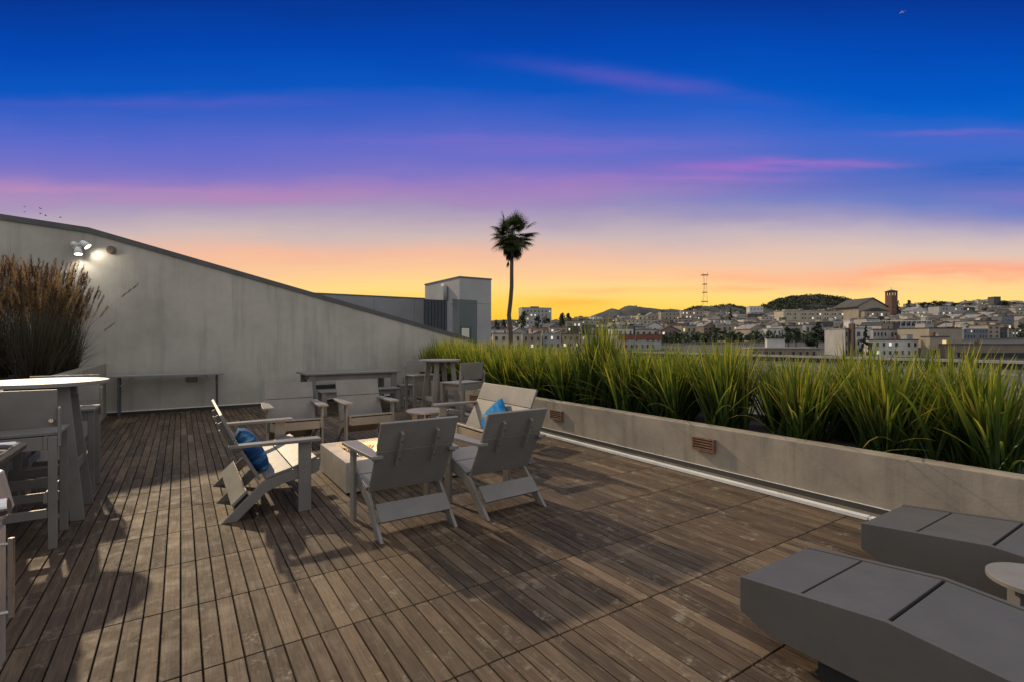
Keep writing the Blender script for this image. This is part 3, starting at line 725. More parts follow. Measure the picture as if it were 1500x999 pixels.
# little round side tables
def side_table(label, u, v, r, H, m, yaw=0):
    e = onDeck('side_table', u, v, yaw); tag(e, label, 'side table', 'small round side tables')
    mb = MB(); mb.disc((0, 0), r, H-0.022, H, 56); mb.build('table_top', m, e, 0.003)
    for a in (0, 1, 2, 3):
        c, s = math.cos(a*PI/2+PI/4), math.sin(a*PI/2+PI/4); mb = MB(); b = 0.011
        P = lambda rr, off, z: (c*rr - s*off, s*rr + c*off, z)
        k = r*0.72
        mb.hexa([P(k*0.72, -b, 0), P(k, -b, 0), P(k, b, 0), P(k*0.72, b, 0), P(k*0.62, -b, H-0.0225), P(k, -b, H-0.0225), P(k, b, H-0.0225), P(k*0.62, b, H-0.0225)])
        mb.build('leg', m, e, 0.002)
    mb = MB(); mb.box(-k*0.55, k*0.55, -0.03, 0.03, H-0.07, H-0.0228); mb.build('top_brace', m, e, 0.002)
    return e
side_table('little round charcoal table standing between the far bar table and the wide settee', 6.02, 2.66, 0.27, 0.45, M['hdpe'], 12)
side_table('little round grey table standing between the two dark loungers', 0.535, 3.03, 0.178, 0.34, M['hdpe'], 20)

# loungers
def chaise(label, u, v):
    e = onDeck('lounger', u, v); tag(e, label, 'lounger', 'dark angular loungers')
    m = M['cover']; w = 0.60
    top = [(0.0, 0.30), (-0.55, 0.357), (-1.02, 0.315), (-1.45, 0.42), (-1.95, 0.60)]
    prof = [(0.0, 0.30), (0.0, 0.152), (-0.135, 0.095), (-1.75, 0.095), (-1.95, 0.16), (-1.95, 0.60), (-1.45, 0.42), (-1.02, 0.315), (-0.55, 0.357)]
    for a, b in ((0, 0.022), (w-0.022, w)):
        mb = MB(); mb.prism(prof, 'x', a, b); mb.build('side_panel', m, e, 0.003)
    mb = MB(); mb.box(0.023, w-0.023, -0.026, -0.004, 0.155, 0.2715); mb.build('foot_panel', m, e, 0.002)
    cuts = [(0.0, -0.245), (-0.255, -0.548), (-0.562, -1.01), (-1.025, -1.445), (-1.46, -1.94)]
    def zt(y):
        for (ya, za), (yb, zb) in zip(top, top[1:]):
            if yb <= y <= ya: return za + (zb-za)*(y-ya)/(yb-ya)
        return top[-1][1]
    for ya, yb in cuts:
        mb = MB(); mb.prism([(ya, zt(ya)-0.006), (yb, zt(yb)-0.006), (yb, zt(yb)-0.028), (ya, zt(ya)-0.028)], 'x', 0.0235, w-0.0235); mb.build('top_slab', m, e, 0.003)
    mb = MB(); mb.box(0.06, w-0.06, -1.70, -0.30, 0.0, 0.0945); mb.build('base', M['dark'], e)
    return e
chaise('dark angular lounger in the near right corner, in front of the other', 1.31, 2.08)
chaise('dark angular lounger standing between the other lounger and the concrete planter', 1.31, 3.27)

# folding table along the wall
ft = onDeck('folding_table', 11.17, -0.16); tag(ft, 'narrow grey folding table with thin metal legs along the wall beside the tall planter', 'table')
mb = MB(); mb.box(-0.84, 0.84, -0.20, 0.20, 0.700, 0.730); mb.build('table_top', M['panel'], ft, 0.004)
for s in (-1, 1):
    for y in (-0.16, 0.16):
        mb = MB(); mb.tube([(s*0.74, y, 0), (s*0.74, y, 0.699)], 0.014, 10); mb.build('leg', M['coping'], ft)
    mb = MB(); mb.tube([(s*0.74, -0.145, 0.35), (s*0.74, 0.145, 0.35)], 0.011, 8); mb.build('cross_bar', M['coping'], ft)
    mb = MB(); mb.tube([(s*0.725, -0.12, 0.55), (s*0.54, -0.12, 0.698)], 0.010, 8); mb.build('brace', M['panel2'], ft)

# dining table, bench, stool
dt = onDeck('dining_table', 10.16, 2.81); tag(dt, 'long charcoal dining table standing in front of the sloping wall', 'dining table')
h = M['hdpe']
mb = MB(); mb.box(-0.915, 0.915, -0.44, 0.44, 0.703, 0.735); mb.build('table_top', h, dt, 0.004)
for s in (-1, 1):
    for y in (-1, 1):
        mb = MB(); a, b = sorted((s*0.84, s*0.72)); c_, d_ = sorted((y*0.40, y*0.375)); mb.box(a, b, c_, d_, 0, 0.7025); mb.build('leg', h, dt, 0.003)
    mb = MB(); a, b = sorted((s*0.785, s*0.76)); mb.box(a, b, -0.374, 0.374, 0.60, 0.7025); mb.build('end_apron', h, dt, 0.003)
for y in (-1, 1):
    mb = MB(); c_, d_ = sorted((y*0.372, y*0.35)); mb.box(-0.755, 0.755, c_, d_, 0.60, 0.7025); mb.build('side_apron', h, dt, 0.003)
def bench(name, label, cat, u, v, L_, D, H, yaw=0):
    e = onDeck(name, u, v, yaw); tag(e, label, cat)
    mb = MB(); mb.box(-L_/2, L_/2, -D/2, D/2, H-0.026, H); mb.build('seat', h, e, 0.004)
    lw = 0.09 if L_ > 0.6 else 0.075
    for s in (-1, 1):
        for y in (-1, 1):
            mb = MB(); a, b = sorted((s*(L_/2-0.015), s*(L_/2-0.015-lw))); c_, d_ = sorted((y*(D/2-0.012), y*(D/2-0.036))); mb.box(a, b, c_, d_, 0, H-0.0265); mb.build('leg', h, e, 0.003)
    for y in (-1, 1):
        mb = MB(); c_, d_ = sorted((y*(D/2-0.037), y*(D/2-0.058))); mb.box(-L_/2+0.03, L_/2-0.03, c_, d_, H-0.10, H-0.0265); mb.build('apron', h, e, 0.003)
    return e
bench('bench', 'long charcoal bench on the near side of the dining table', 'bench', 9.40, 2.80, 1.48, 0.36, 0.44)
bench('bench', 'long charcoal bench between the dining table and the sloping wall', 'bench', 10.95, 2.80, 1.48, 0.34, 0.44)
bench('low_stool', 'small charcoal stool at the end of the dining table', 'stool', 9.85, 3.86, 0.34, 0.34, 0.44)

# grill at the left edge
gr = onDeck('gas_grill', 2.02, -0.582); tag(gr, 'stainless steel gas grill with tube handle cut by the left edge', 'grill')
st = M['steel']
mb = MB(); mb.box(-0.52, 0.0, -0.72, 0.72, 0.09, 0.66); mb.build('cabinet', st, gr, 0.006)
mb = MB(); mb.box(-0.5, -0.03, -0.70, 0.70, 0.0, 0.0895); mb.build('plinth', M['dark'], gr)
mb = MB(); mb.prism([(-0.52, 0.6605), (0.015, 0.6605), (0.035, 0.70), (0.005, 0.845), (-0.52, 0.845)], 'y', -0.72, 0.72); mb.build('control_panel', st, gr, 0.006)
mb = MB(); mb.prism([(-0.55, 0.846), (0.0, 0.846), (-0.015, 0.93), (-0.10, 1.08), (-0.28, 1.16), (-0.55, 1.16)], 'y', -0.70, 0.56); mb.build('lid', M['coping'], gr, 0.008)
mb = MB(); mb.tube([(-0.04, 0.58, 0.955), (0.065, 0.58, 0.955), (0.083, 0.562, 0.955), (0.083, -0.55, 0.955), (0.065, -0.57, 0.955), (-0.04, -0.57, 0.955)], 0.017, 14)
mb.build('lid_handle', M['chrome'], gr, 0, True)
for k in range(4):
    y = 0.40 - k*0.3; mb = MB(); mb.tube([(0.012, y, 0.765), (0.035, y, 0.768)], 0.042, 24); mb.tube([(0.035, y, 0.768), (0.085, y, 0.775)], [0.032, 0.029], 24); mb.build('knob', M['chrome'], gr, 0.002)
for ya, yb in ((0.03, 0.68), (-0.68, -0.03)):
    mb = MB(); mb.box(0.001, 0.018, ya, yb, 0.12, 0.64); dr = mb.build('door', st, gr, 0.004)
    mb = MB(); yy_ = yb-0.06 if ya > 0 else ya+0.06; mb.tube([(0.045, yy_, 0.30), (0.045, yy_, 0.60)], 0.010, 12); mb.tube([(0.018, yy_, 0.32), (0.045, yy_, 0.32)], 0.007, 8); mb.tube([(0.018, yy_, 0.58), (0.045, yy_, 0.58)], 0.007, 8); mb.build('handle', M['chrome'], dr)

# =================================================================== BUILDING WING BEHIND THE WALL
def dirn(px): return (px-750)/F
def uvOf(px, u=None, v=None):
    d = dirn(px)
    if u is not None: Z = u/(-ST*d + CT)
    else: Z = v/(CT*d + ST)
    return -ST*d*Z + CT*Z, CT*d*Z + ST*Z, Z
def zAt(py, Z): return EYE + (HY-py)/F*Z
c_ = 24.0
CU, CV = 0.892*c_, 0.463*c_          # the tower's near corner
TZ = zAt(405, c_)
LU = 0.169*c_; LV2 = 0.0735*c_
tw = onDeck('stair_tower', CU, CV); tag(tw, 'square grey panel clad stair tower rising behind the sloping wall', 'tower')
mb = MB(); mb.box(0, LV2, 0, LU, -0.3, TZ-0.06); mb.build('tower_body', M['panel2'], tw)
mb = MB(); mb.box(-0.03, LV2+0.03, -0.03, LU+0.03, TZ-0.06, TZ); mb.build('roof_cap', M['coping'], tw)
mb = MB()
zj = zAt(444, c_)
mb.box(-0.003, LV2+0.003, -0.004, -0.0005, zj-0.008, zj+0.008); mb.box(-0.004, -0.0005, 0, LU, zj-0.008, zj+0.008)
mb.build('panel_joint', M['coping'], tw)
mb = MB(); mb.tube([(-0.10, 1.30, zAt(440, c_+1)), (-0.10, 1.30, TZ-0.42), (-0.10, 1.62, TZ-0.30)], 0.11, 12); mb.build('vent_pipe', M['panel2'], tw, 0, True)
mb = MB(); mb.tube([(-0.02, 3.0, TZ-0.95), (-0.20, 2.7, TZ-1.1)], 0.03, 8); mb.build('drain_spout', M['coping'], tw)
# tower window; its glowing pane stands in for a doorway's bright reflection
wu, wv, wZ = uvOf(682, u=CU-0.05)
mb = MB(); a = 0.21; zb, zt2 = zAt(496, wZ), zAt(481, wZ)
x = wv-CV
mb.box(x-a-0.05, x-a, -0.05, -0.005, zb, zt2); mb.box(x+a, x+a+0.10, -0.05, -0.005, zb, zt2); mb.box(x-a-0.05, x+a+0.10, -0.05, -0.005, zt2+0.001, zt2+0.06)
wf = mb.build('window_frame', M['dark'], tw)
mb = MB(); mb.box(x-a+0.001, x+a-0.001, -0.03, -0.006, zb, zt2); mb.build('pane', emis('tower_window_reflection', (1.0, 0.86, 0.70), 0.95), wf)
# long grey parapet wall behind
BU = CU+LU+0.02
_, vb_, Zb = uvOf(622, u=BU); zb = zAt(437, Zb)
rw = onDeck('rear_wall', BU, 0); tag(rw, 'long plain grey wall running from the stair tower behind the sloping wall', 'wall')
mb = MB(); mb.box(-9.0, vb_, 0, 0.25, -0.3, zb-0.06); mb.build('wall_face', M['panel'], rw)
mb = MB(); mb.box(-9.0, vb_+0.01, -0.02, 0.27, zb-0.06, zb); mb.build('coping', M['coping'], rw)
mb = MB()
for k in range(9): mb.box(vb_-0.6-k*2.2, vb_-0.585-k*2.2, -0.004, -0.0005, -0.3, zb-0.07)
mb.build('panel_joint', M['coping'], rw)
# ribbed dark screen and its return
su = CU - 3.2
_, va, Za = uvOf(621, u=su); _, vb2, Zb2 = uvOf(655, u=su); zs = zAt(439.5, (Za+Zb2)/2)
rs_ = onDeck('ribbed_screen', su, 0); tag(rs_, 'dark ribbed metal screen standing left of the stair tower', 'screen')
mb = MB(); mb.box(va, vb2, 0, 0.05, -0.3, zs); mb.build('sheet', M['corr'], rs_)
mb = MB(); k = 0; x = va+0.04
while x < vb2-0.05:
    mb.box(x, x+0.035, -0.03, -0.0005, -0.3, zs-0.002); x += 0.14
mb.build('ribs', M['corr'], rs_)
_, vb3, _z = uvOf(663, u=su)
mb = MB(); mb.prism([(vb2+0.003, -0.3), (vb3, -0.3), (vb3, zs-0.27), (vb2+0.003, zs-0.03)], 'y', 0.0, 0.05); mb.build('return_panel', M['panel'], rs_)
# glass screen
gu = CU - 1.3
_, ga, Zg = uvOf(663, u=gu); _, gb, Zg2 = uvOf(699, u=gu)
gs = onDeck('glass_screen', gu, 0); tag(gs, 'tinted glass wind screen in front of the stair tower', 'glass screen')
gm = bpy.data.materials.new('tinted_glass'); gm.use_nodes = True
nt = gm.node_tree; nt.nodes.clear(); h_ = G(nt.nodes, nt.links)
gl = nt.nodes.new('ShaderNodeBsdfGlossy'); gl.inputs['Roughness'].default_value = 0.05; gl.inputs['Color'].default_value = (0.6, 0.7, 0.7, 1)
tp = nt.nodes.new('ShaderNodeBsdfTransparent'); tp.inputs[0].default_value = (0.46, 0.485, 0.48, 1)
mx = nt.nodes.new('ShaderNodeMixShader'); mx.inputs[0].default_value = 0.05; ou = nt.nodes.new('ShaderNodeOutputMaterial')
nt.links.new(tp.outputs[0], mx.inputs[1]); nt.links.new(gl.outputs[0], mx.inputs[2]); nt.links.new(mx.outputs[0], ou.inputs[0])
mb = MB(); mb.box(ga, gb, 0, 0.012, 0.0, zAt(438.5, Zg)); mb.build('glass_pane', gm, gs)
mb = MB(); mb.box(ga, gb, -0.02, 0.03, -0.3, -0.002); mb.build('base_channel', M['coping'], gs)

# =================================================================== LOWER ROOF TO THE RIGHT
lr = empty('neighbour_building', W(0, 0, 0), TH)
tag(lr, 'low neighbouring building with a wide grey flat roof and pale parapet cap beyond the planter', 'building')
mb = MB(); mb.box(7.5, 80, -40, 74, -14.2, -2.0); mb.build('roof', M['roofing'], lr)
mb = MB(); mb.box(79.5, 80.4, -40, 74.2, -14.2, -1.32); mb.box(7.5, 79.498, 73.6, 74.2, -14.2, -1.32); mb.build('parapet', M['asphalt'], lr)
mb = MB(); mb.box(79.3, 80.6, -40.2, 74.4, -1.318, -1.02); mb.box(7.5, 79.298, 73.4, 74.4, -1.318, -1.10); mb.build('parapet_cap', M['cap'], lr)
mb = MB(); mb.box(66.0, 66.25, -40, 60, -1.999, -1.87); mb.build('roof_curb', M['cap'], lr)

# =================================================================== TERRAIN
def lerp(pts, x):
    if x <= pts[0][0]: return pts[0][1]
    for (a, ya), (b, yb) in zip(pts, pts[1:]):
        if x <= b: return ya + (yb-ya)*(x-a)/(b-a)
    return pts[-1][1]
RIDGE = [(400, 476), (700, 477), (800, 474), (880, 470), (950, 466), (1020, 463), (1100, 462), (1180, 460), (1260, 456), (1330, 452), (1400, 449), (1450, 446), (1500, 447), (1650, 440), (2000, 440)]
YR = 1100.0; YN = 110.0
def gz(x, y):
    """ground height"""
    if y < 1: return -14.0
    px = 750 + F*x/y
    if px < -700 or px > 2600: return -14.0
    rim = lerp(RIDGE, px)
    if y <= YN:
        zn = EYE + (HY-548)/F*YN
        t = max(0, min(1, (y-40)/70)); return -14.0 + (zn+14.0)*t
    if y <= YR:
        t = (math.log(y)-math.log(YN))/(math.log(YR)-math.log(YN))
        py = 548 + (rim-548)*t**0.62
        z = EYE + (HY-py)/F*y
    else:
        zr = EYE + (HY-rim)/F*YR; z = zr - (y-YR)*0.05
        z = max(z, -14)
    edge = max(0, min(1, (px+700)/600))*max(0, min(1, (2600-px)/500))
    return -14 + (z+14)*edge + 0.6*mnoise.noise(Vector((x*0.01, y*0.01, 0)))*min(1, y/300)
mb = MB(); rings = [5, 30, 45, 60, 80, 100, 110, 125, 145, 170, 200, 235, 270, 320, 370, 430, 500, 580, 680, 800, 940, 1100, 1250, 1500, 2000, 3000, 5000, 9000]
NA = 360; vv = []
for r in rings:
    row = []
    for k in range(NA):
        a = 2*PI*k/NA; x, y = r*math.sin(a), r*math.cos(a); row.append(mb.bm.verts.new((x, y, gz(x, y))))
    vv.append(row)
for A, B in zip(vv, vv[1:]):
    for k in range(NA): mb.bm.faces.new((A[k], A[(k+1) % NA], B[(k+1) % NA], B[k]))
mb.bm.faces.new(vv[0])
M['ground'] = mat('city_ground', (0.045, 0.046, 0.038), 0.95, var=0.45, scale=0.03)
o = mb.build('ground', M['ground'], None, 0, True); tag(o, kind='structure')

# far hills
M['hill'] = mat('scrubby_hill', (0.030, 0.036, 0.028), 0.95, var=0.5, scale=0.012)
def hill(name, ridge, Y, depth, nx=90):
    mb = MB(); rows = []
    x0, x1 = ridge[0][0], ridge[-1][0]
    for j in range(9):
        t = j/8; f = math.sin(PI*min(1, t*0.5/0.5)) if t < .5 else math.sin(PI*t)
        f = math.sin(PI*t)**0.8; row = []
        for i in range(nx+1):
            px = x0 + (x1-x0)*i/nx; y = Y + depth*(t-0.5)
            ztop = EYE + (HY-lerp(ridge, px))/F*Y
            n = mnoise.noise(Vector((px*0.06, t*3, Y)))*0.5 + mnoise.noise(Vector((px*0.2, t*5, Y)))*0.25
            z = 0 + (ztop)*f*(1+0.05*n)
            row.append(mb.bm.verts.new(((px-750)/F*Y, y, z)))
        rows.append(row)
    for A, B in zip(rows, rows[1:]):
        for i in range(nx): mb.bm.faces.new((A[i], A[i+1], B[i+1], B[i]))
    o = mb.build(name, M['hill'], None, 0, True); tag(o, kind='structure'); return o
hill('hills', [(850, 470), (870, 462), (884, 457), (896, 452), (905, 455), (915, 449), (924, 448), (940, 450), (955, 452), (970, 455), (985, 453), (1000, 456), (1020, 462), (1040, 470)], 2900, 900)
hill('hills', [(990, 466), (1010, 452), (1025, 449), (1040, 450), (1060, 447), (1080, 449), (1094, 454), (1110, 462), (1125, 472)], 2500, 700)
hill('hills', [(1085, 470), (1100, 460), (1118, 450), (1135, 443), (1150, 438), (1165, 436), (1185, 434.5), (1205, 436), (1222, 439), (1238, 443), (1255, 447), (1275, 455), (1300, 470)], 1900, 620)
hill('hills', [(700, 472), (720, 470), (750, 468), (800, 470), (840, 468), (880, 468), (910, 475)], 2000, 500)

# =================================================================== TREES
def tree_proto(seed, h, w, kind):
    """leaf clumps through the crown's volume, on a tapered trunk with limbs"""
    rnd = random.Random(seed); e = empty('tree'); mb = MB()
    tb = h*0.25 if kind != 'conifer' else h*0.10
    mb.tube([(0, 0, -1.5), (0.03*h, 0, tb), (0, 0, h*0.75)], [w*0.05, w*0.035, w*0.008], 8)
    lobes = []
    if kind == 'conifer':
        for i in range(26):
            t = (i+0.5)/26; a = rnd.uniform(0, 6.3); r = w*0.5*(1-t)**0.85*rnd.uniform(.45, 1.0)
            lobes.append((r*math.cos(a), r*math.sin(a), tb + (h-tb)*t, w*0.17*(1.15-t)))
    else:
        for i in range(15):
            a = rnd.uniform(0, 6.3); t = rnd.random(); r = w*0.34*math.sqrt(rnd.random())*(1.15-abs(t-0.35))
            lobes.append((r*math.cos(a), r*math.sin(a), tb + (h-tb)*(0.15+0.75*t), w*rnd.uniform(.13, .22)))
        for l in lobes[:5]: mb.tube([(0.02*h, 0, tb), (l[0]*0.6, l[1]*0.6, (l[2]+tb)/2), l[:3]], [w*.022, w*.014, w*.005], 5)
    mb.build('trunk', M['bark'], e)
    cr = MB(); cols = []
    for lx_, ly, lz, lr_ in lobes:
        shade = rnd.random()
        for k in range(75):
            d = Vector((rnd.gauss(0, 1), rnd.gauss(0, 1), rnd.gauss(0, 1))).normalized()*lr_*rnd.random()**0.4
            d.z *= 0.75; p_ = Vector((lx_, ly, lz)) + d
            s = w*rnd.uniform(0.030, 0.066); n = Vector((rnd.gauss(0, 1), rnd.gauss(0, 1), rnd.gauss(0.6, 1))).normalized(); a = n.orthogonal().normalized(); b = n.cross(a)
            cr.face([p_ - a*s, p_ - b*s*0.7, p_ + a*s, p_ + b*s*0.7])
            for _ in range(4): cols.append((min(1, max(0, shade*.7+rnd.random()*.5-.1)), 0.5, 0.5))
    finish_blades(cr, cols, 'crown', M['leaf'], e)
    return e
TP = {}
def tree(px, ytop, Y, wpx, kind, label, name=None, group=None, up=0.0, seed=0):
    x = (px-750)/F*Y; zb = gz(x, Y) if up == 0 else up
    zt = EYE + (HY-ytop)/F*Y; h = max(2.5, zt-zb); w = 1.35*wpx/F*Y
    key = (kind, seed % 3)
    if key not in TP: e = tree_proto(40+hash(kind) % 7 + seed % 3*11 if False else {'conifer': 40, 'round': 60}[kind] + (seed % 3)*7, 10.0, 6.0, kind); TP[key] = e
    else: e = copy_tree(TP[key])
    e.location = (x, Y, zb); e.scale = (w/6.0, w/6.0, h/10.0); e.rotation_euler = (0, 0, (seed*1.7) % 6.28)
    if name: e.name = name
    tag(e, label, 'tree', group or 'trees among the city houses')

# =================================================================== PALM
def palm(px, Y, ytop, ybase_z):
    rnd = random.Random(12); x = (px-750)/F*Y
    e = empty('palm_tree', (x, Y, ybase_z)); tag(e, 'tall lone fan palm standing against the sunset sky', 'palm tree')
    zt = EYE + (HY-(ytop+44))/F*Y - ybase_z       # crown heart
    P = [(0, 0, 0), (0.02, 0, zt*0.35)]
    # trunk follows the photo's gentle lean
    for py, pxx in ((490, 748), (462, 745.5), (440, 748), (420, 749.5), (395, 749.5), (372, 750), (346, 751)):
        P.append(((pxx-px)/F*Y, 0, EYE + (HY-py)/F*Y - ybase_z))
    n = len(P); mb = MB(); mb.tube(P, [0.27, 0.25, 0.235, 0.22, 0.21, 0.20, 0.185, 0.18, 0.20], 12); mb.build('trunk', M['trunk'], e, 0, True)
    heart = Vector(P[-1])
    def frond(mb, cols, d0, plen, flen, droop, r, nleaf=18, dead=False):
        d = d0.normalized(); p0 = heart + Vector((rnd.gauss(0, .12), rnd.gauss(0, .12), rnd.gauss(0, .25))); pts = [p0]; dd = d.copy()
        for i in range(5): dd = (dd + Vector((0, 0, -droop*0.10))).normalized(); pts.append(pts[-1] + dd*plen/5)
        side = dd.cross(Vector((0, 0, 1))); side = side.normalized() if side.length > 1e-3 else Vector((1, 0, 0)); nrm = side.cross(dd)
        for A, B in zip(pts, pts[1:]):
            q_ = [A - side*0.022, A + side*0.022, B + side*0.02, B - side*0.02]; mb.face(q_)
            for _ in q_: cols.append((r, 0.2, .5))
        hub = pts[-1]
        for k in range(nleaf):
            a = (k/(nleaf-1)-0.5)*math.radians(270 if not dead else 120)
            L_ = flen*(0.62+0.38*math.cos(a*0.7))*rnd.uniform(.85, 1.05)
            ld_ = (dd*math.cos(a) + side*math.sin(a) + nrm*(0.12-0.12*abs(a))).normalized(); w = 0.062
            pr_ = None; pp = hub.copy(); cur = ld_.copy()
            for s in range(4):
                t = s/3; wd_ = w*(0.5+0.9*t if t < .5 else (1-t)*1.8+0.06); sd_ = cur.cross(nrm).normalized()
                a1, b1 = pp - sd_*wd_, pp + sd_*wd_
                if pr_:
                    mb.face([pr_[0], pr_[1], b1, a1])
                    for tt in (t-.33, t-.33, t, t): cols.append((r, 0.3+0.7*tt, .5))
                pr_ = (a1, b1); pp = pp + cur*L_/3; cur = (cur + Vector((0, 0, -droop*0.26*(s+0.6)))).normalized()
    mb = MB(); cols = []
    for i in range(88):
        az = i*2.39996 + rnd.uniform(-.2, .2); el = math.asin(max(-1, min(1, -0.55 + 1.53*(i+0.5)/88))) + rnd.gauss(0, .10)
        d = Vector((math.cos(az)*math.cos(el), math.sin(az)*math.cos(el), math.sin(el)))
        frond(mb, cols, d, rnd.uniform(0.80, 1.75) + 0.30*max(0, math.sin(el)), rnd.uniform(0.92, 1.2), 0.5+0.5*rnd.random(), rnd.random())
    finish_blades(mb, cols, 'crown', M['frond'], e)
    mb = MB(); cols = []; heart = heart + Vector((0, 0, -0.5))
    for i in range(16):
        az = rnd.uniform(0, 6.3); el = math.radians(rnd.uniform(-60, -25)); d = Vector((math.cos(az)*math.cos(el), math.sin(az)*math.cos(el), math.sin(el)))
        frond(mb, cols, d, rnd.uniform(.7, 1.15), rnd.uniform(.7, .95), 1.6, rnd.random()*0.5, 22)
    finish_blades(mb, cols, 'lower_fronds', M['frond'], e)
    mb = MB(); cols = []; heart = heart + Vector((-0.15, 0, -0.9))
    for i in range(6):
        d = Vector((rnd.gauss(-.25, .12), rnd.gauss(0, .15), -1)); frond(mb, cols, d, 0.5, 0.75, 1.0, 0.1, 12, True)
    finish_blades(mb, cols, 'dead_fronds', M['frond'], e)
palm(748, 50.0, 303, gz(0, 50))

# =================================================================== CITY
BM = {}
def bmat(word, rgb):
    if word not in BM: BM[word] = mat(word.replace(' ', '_') + '_render', tuple(1.2*c for c in rgb), 0.85, var=0.16, scale=0.25, streak=0.2)
    return BM[word]
CW = {'pale grey': (0.25, 0.245, 0.235), 'white': (0.40, 0.385, 0.36), 'cream': (0.33, 0.29, 0.225), 'beige': (0.235, 0.20, 0.155), 'tan': (0.15, 0.118, 0.088), 'blue grey': (0.12, 0.135, 0.155),
      'dark grey': (0.06, 0.059, 0.058), 'brick red': (0.11, 0.055, 0.040), 'pink': (0.26, 0.195, 0.16), 'ochre': (0.21, 0.15, 0.085), 'sage green': (0.13, 0.14, 0.115)}
RW = {'flat': (0.09, 0.088, 0.085), 'gable': (0.075, 0.066, 0.06)}
M['roofdark'] = mat('dark_city_roof', (0.055, 0.052, 0.05), 0.9, var=0.3, scale=0.3)
M['roofgrey'] = mat('grey_city_roof', (0.19, 0.185, 0.18), 0.9, var=0.3, scale=0.3)
M['glassdark'] = mat('dark_window', (0.02, 0.024, 0.03), 0.15, var=0.0)
def unit_box(name, m):
    mb = MB(); mb.box(-.5, .5, -.5, .5, -.5, .5); o = mb.build(name, m); me = o.data; bpy.data.objects.remove(o); return me
WIN = {k: unit_box('window_'+k, M[k2]) for k, k2 in (('lit', 'lit'), ('warm', 'litw'), ('dark', 'glassdark'))}
FRM = unit_box('window_frame_mesh', M['coping'])
def window(par, x, y, z, w, h, kind, detail):
    o = bpy.data.objects.new('window', WIN[kind]); COL.objects.link(o); o.parent = par
    o.location = (x, y-0.06, z); o.scale = (w, 0.14, h)
    if detail:
        f = bpy.data.objects.new('sill', FRM); COL.objects.link(f); f.parent = o
        f.location = (0, -0.3, -0.56); f.scale = (1.15, 1.3, 0.10)
def house(x, y, w, d, h, yaw, col, roof, floors, cols, lit, label, name='house', cat='house', group=None, rnd=random, detail=False, sink=6.0, z=None, bays=False, roofmat=None):
    zb = gz(x, y) if z is None else z
    e = empty(name, (x, y, zb), yaw); tag(e, label, cat, group)
    wm = bmat(col, CW[col]); rm = roofmat or (M['roofdark'] if rnd.random() < .6 else M['roofgrey'])
    mb = MB()
    if roof == 'gable':
        rh = min(h*0.28, w*0.26)
        mb.prism([(-w/2, -sink), (w/2, -sink), (w/2, h-rh), (0, h), (-w/2, h-rh)], 'y', 0, d)
    else: mb.box(-w/2, w/2, 0, d, -sink, h-0.25)
    if bays:
        k = max(1, cols//2)
        for i in range(k):
            xc = -w/2 + w*(i+0.5)/k; bw = w/k*0.42
            mb.prism([(xc-bw/2, 0.02), (xc-bw/3, -0.9), (xc+bw/3, -0.9), (xc+bw/2, 0.02)], 'z', 0.5, h-1.0)
    mb.build('wall', wm, e)
    if roof == 'gable':
        mb = MB(); ov = 0.35
        for s in (-1, 1):
            mb.hexa([(0, -ov, h+0.03), (s*(w/2+ov), -ov, h-rh-0.16), (s*(w/2+ov), d+ov, h-rh-0.16), (0, d+ov, h+0.03),
                     (0, -ov, h+0.25), (s*(w/2+ov), -ov, h-rh+0.06), (s*(w/2+ov), d+ov, h-rh+0.06), (0, d+ov, h+0.25)])
        rf = mb.build('roof', rm, e)
    else:
        mb = MB(); mb.box(-w/2-0.18, w/2+0.18, -0.2, d+0.2, h-0.249, h); 
        rf = mb.build('roof', rm, e)
    if rnd.random() < 0.45 and detail:
        mb = MB(); xx = rnd.uniform(-w*.3, w*.3); mb.box(xx-.35, xx+.35, d*.3, d*.3+.7, h*0.8, h+1.1); mb.build('chimney', bmat('brick red', CW['brick red']), rf)
    if roof == 'flat':
        for _ in range(rnd.choice((0, 1, 1, 2))):
            bw = rnd.uniform(.10, .28)*w; xx = rnd.uniform(-.5, .5)*(w-bw); bh = rnd.uniform(.5, 2.3); y0 = rnd.uniform(.1, .5)*d
            mb = MB(); mb.box(xx-bw/2, xx+bw/2, y0, y0+d*.3, h-0.1, h+bh); mb.box(xx-bw/2-.12, xx+bw/2+.12, y0-.12, y0+d*.3+.12, h+bh+.002, h+bh+.14)
            mb.build('roof_hut', bmat(*rnd.choice([(k_, CW[k_]) for k_ in ('pale grey', 'dark grey', 'white', 'tan', 'cream')])), rf)
        if rnd.random() < .5:
            mb = MB(); xx = rnd.uniform(-.45, .45)*w; mb.tube([(xx, d*.4, h-.1), (xx, d*.4, h+rnd.uniform(1.0, 2.6))], 0.09, 6); mb.build('vent_pipe', M['roofgrey'], rf)
    fh = h*(0.72 if roof == 'gable' else 0.92)/floors
    cells = [(f, c) for f in range(floors) for c in range(cols)]
    nl = min(len(cells), lit); on = set(rnd.sample(range(len(cells)), nl)) if nl else set()
    for i, (f, c) in enumerate(cells):
        kind = ('lit' if rnd.random() < 0.7 else 'warm') if i in on else 'dark'
        if kind == 'dark' and rnd.random() < 0.12: continue
        ww = w/cols; yy_ = -0.9 if (bays and c % 2 == 0) else 0.0
        xc = -w/2 + ww*(c+0.5)
        if bays: k = max(1, cols//2); xc = -w/2 + w*((c//2)+0.5)/k + (0 if c % 2 == 0 else w/k*0.42)
        if bays and c % 2 and xc > w/2-0.5: continue
        window(e, xc, yy_, fh*(f+0.55), min(1.6, ww*0.36)*rnd.uniform(.8, 1.1), fh*0.42, kind, detail)
    return e
KEEP = []   # (px0, px1, Y) of the hand placed ones
NUMW = {0: 'no', 1: 'one', 2: 'two', 3: 'three', 4: 'four', 5: 'five', 6: 'six'}
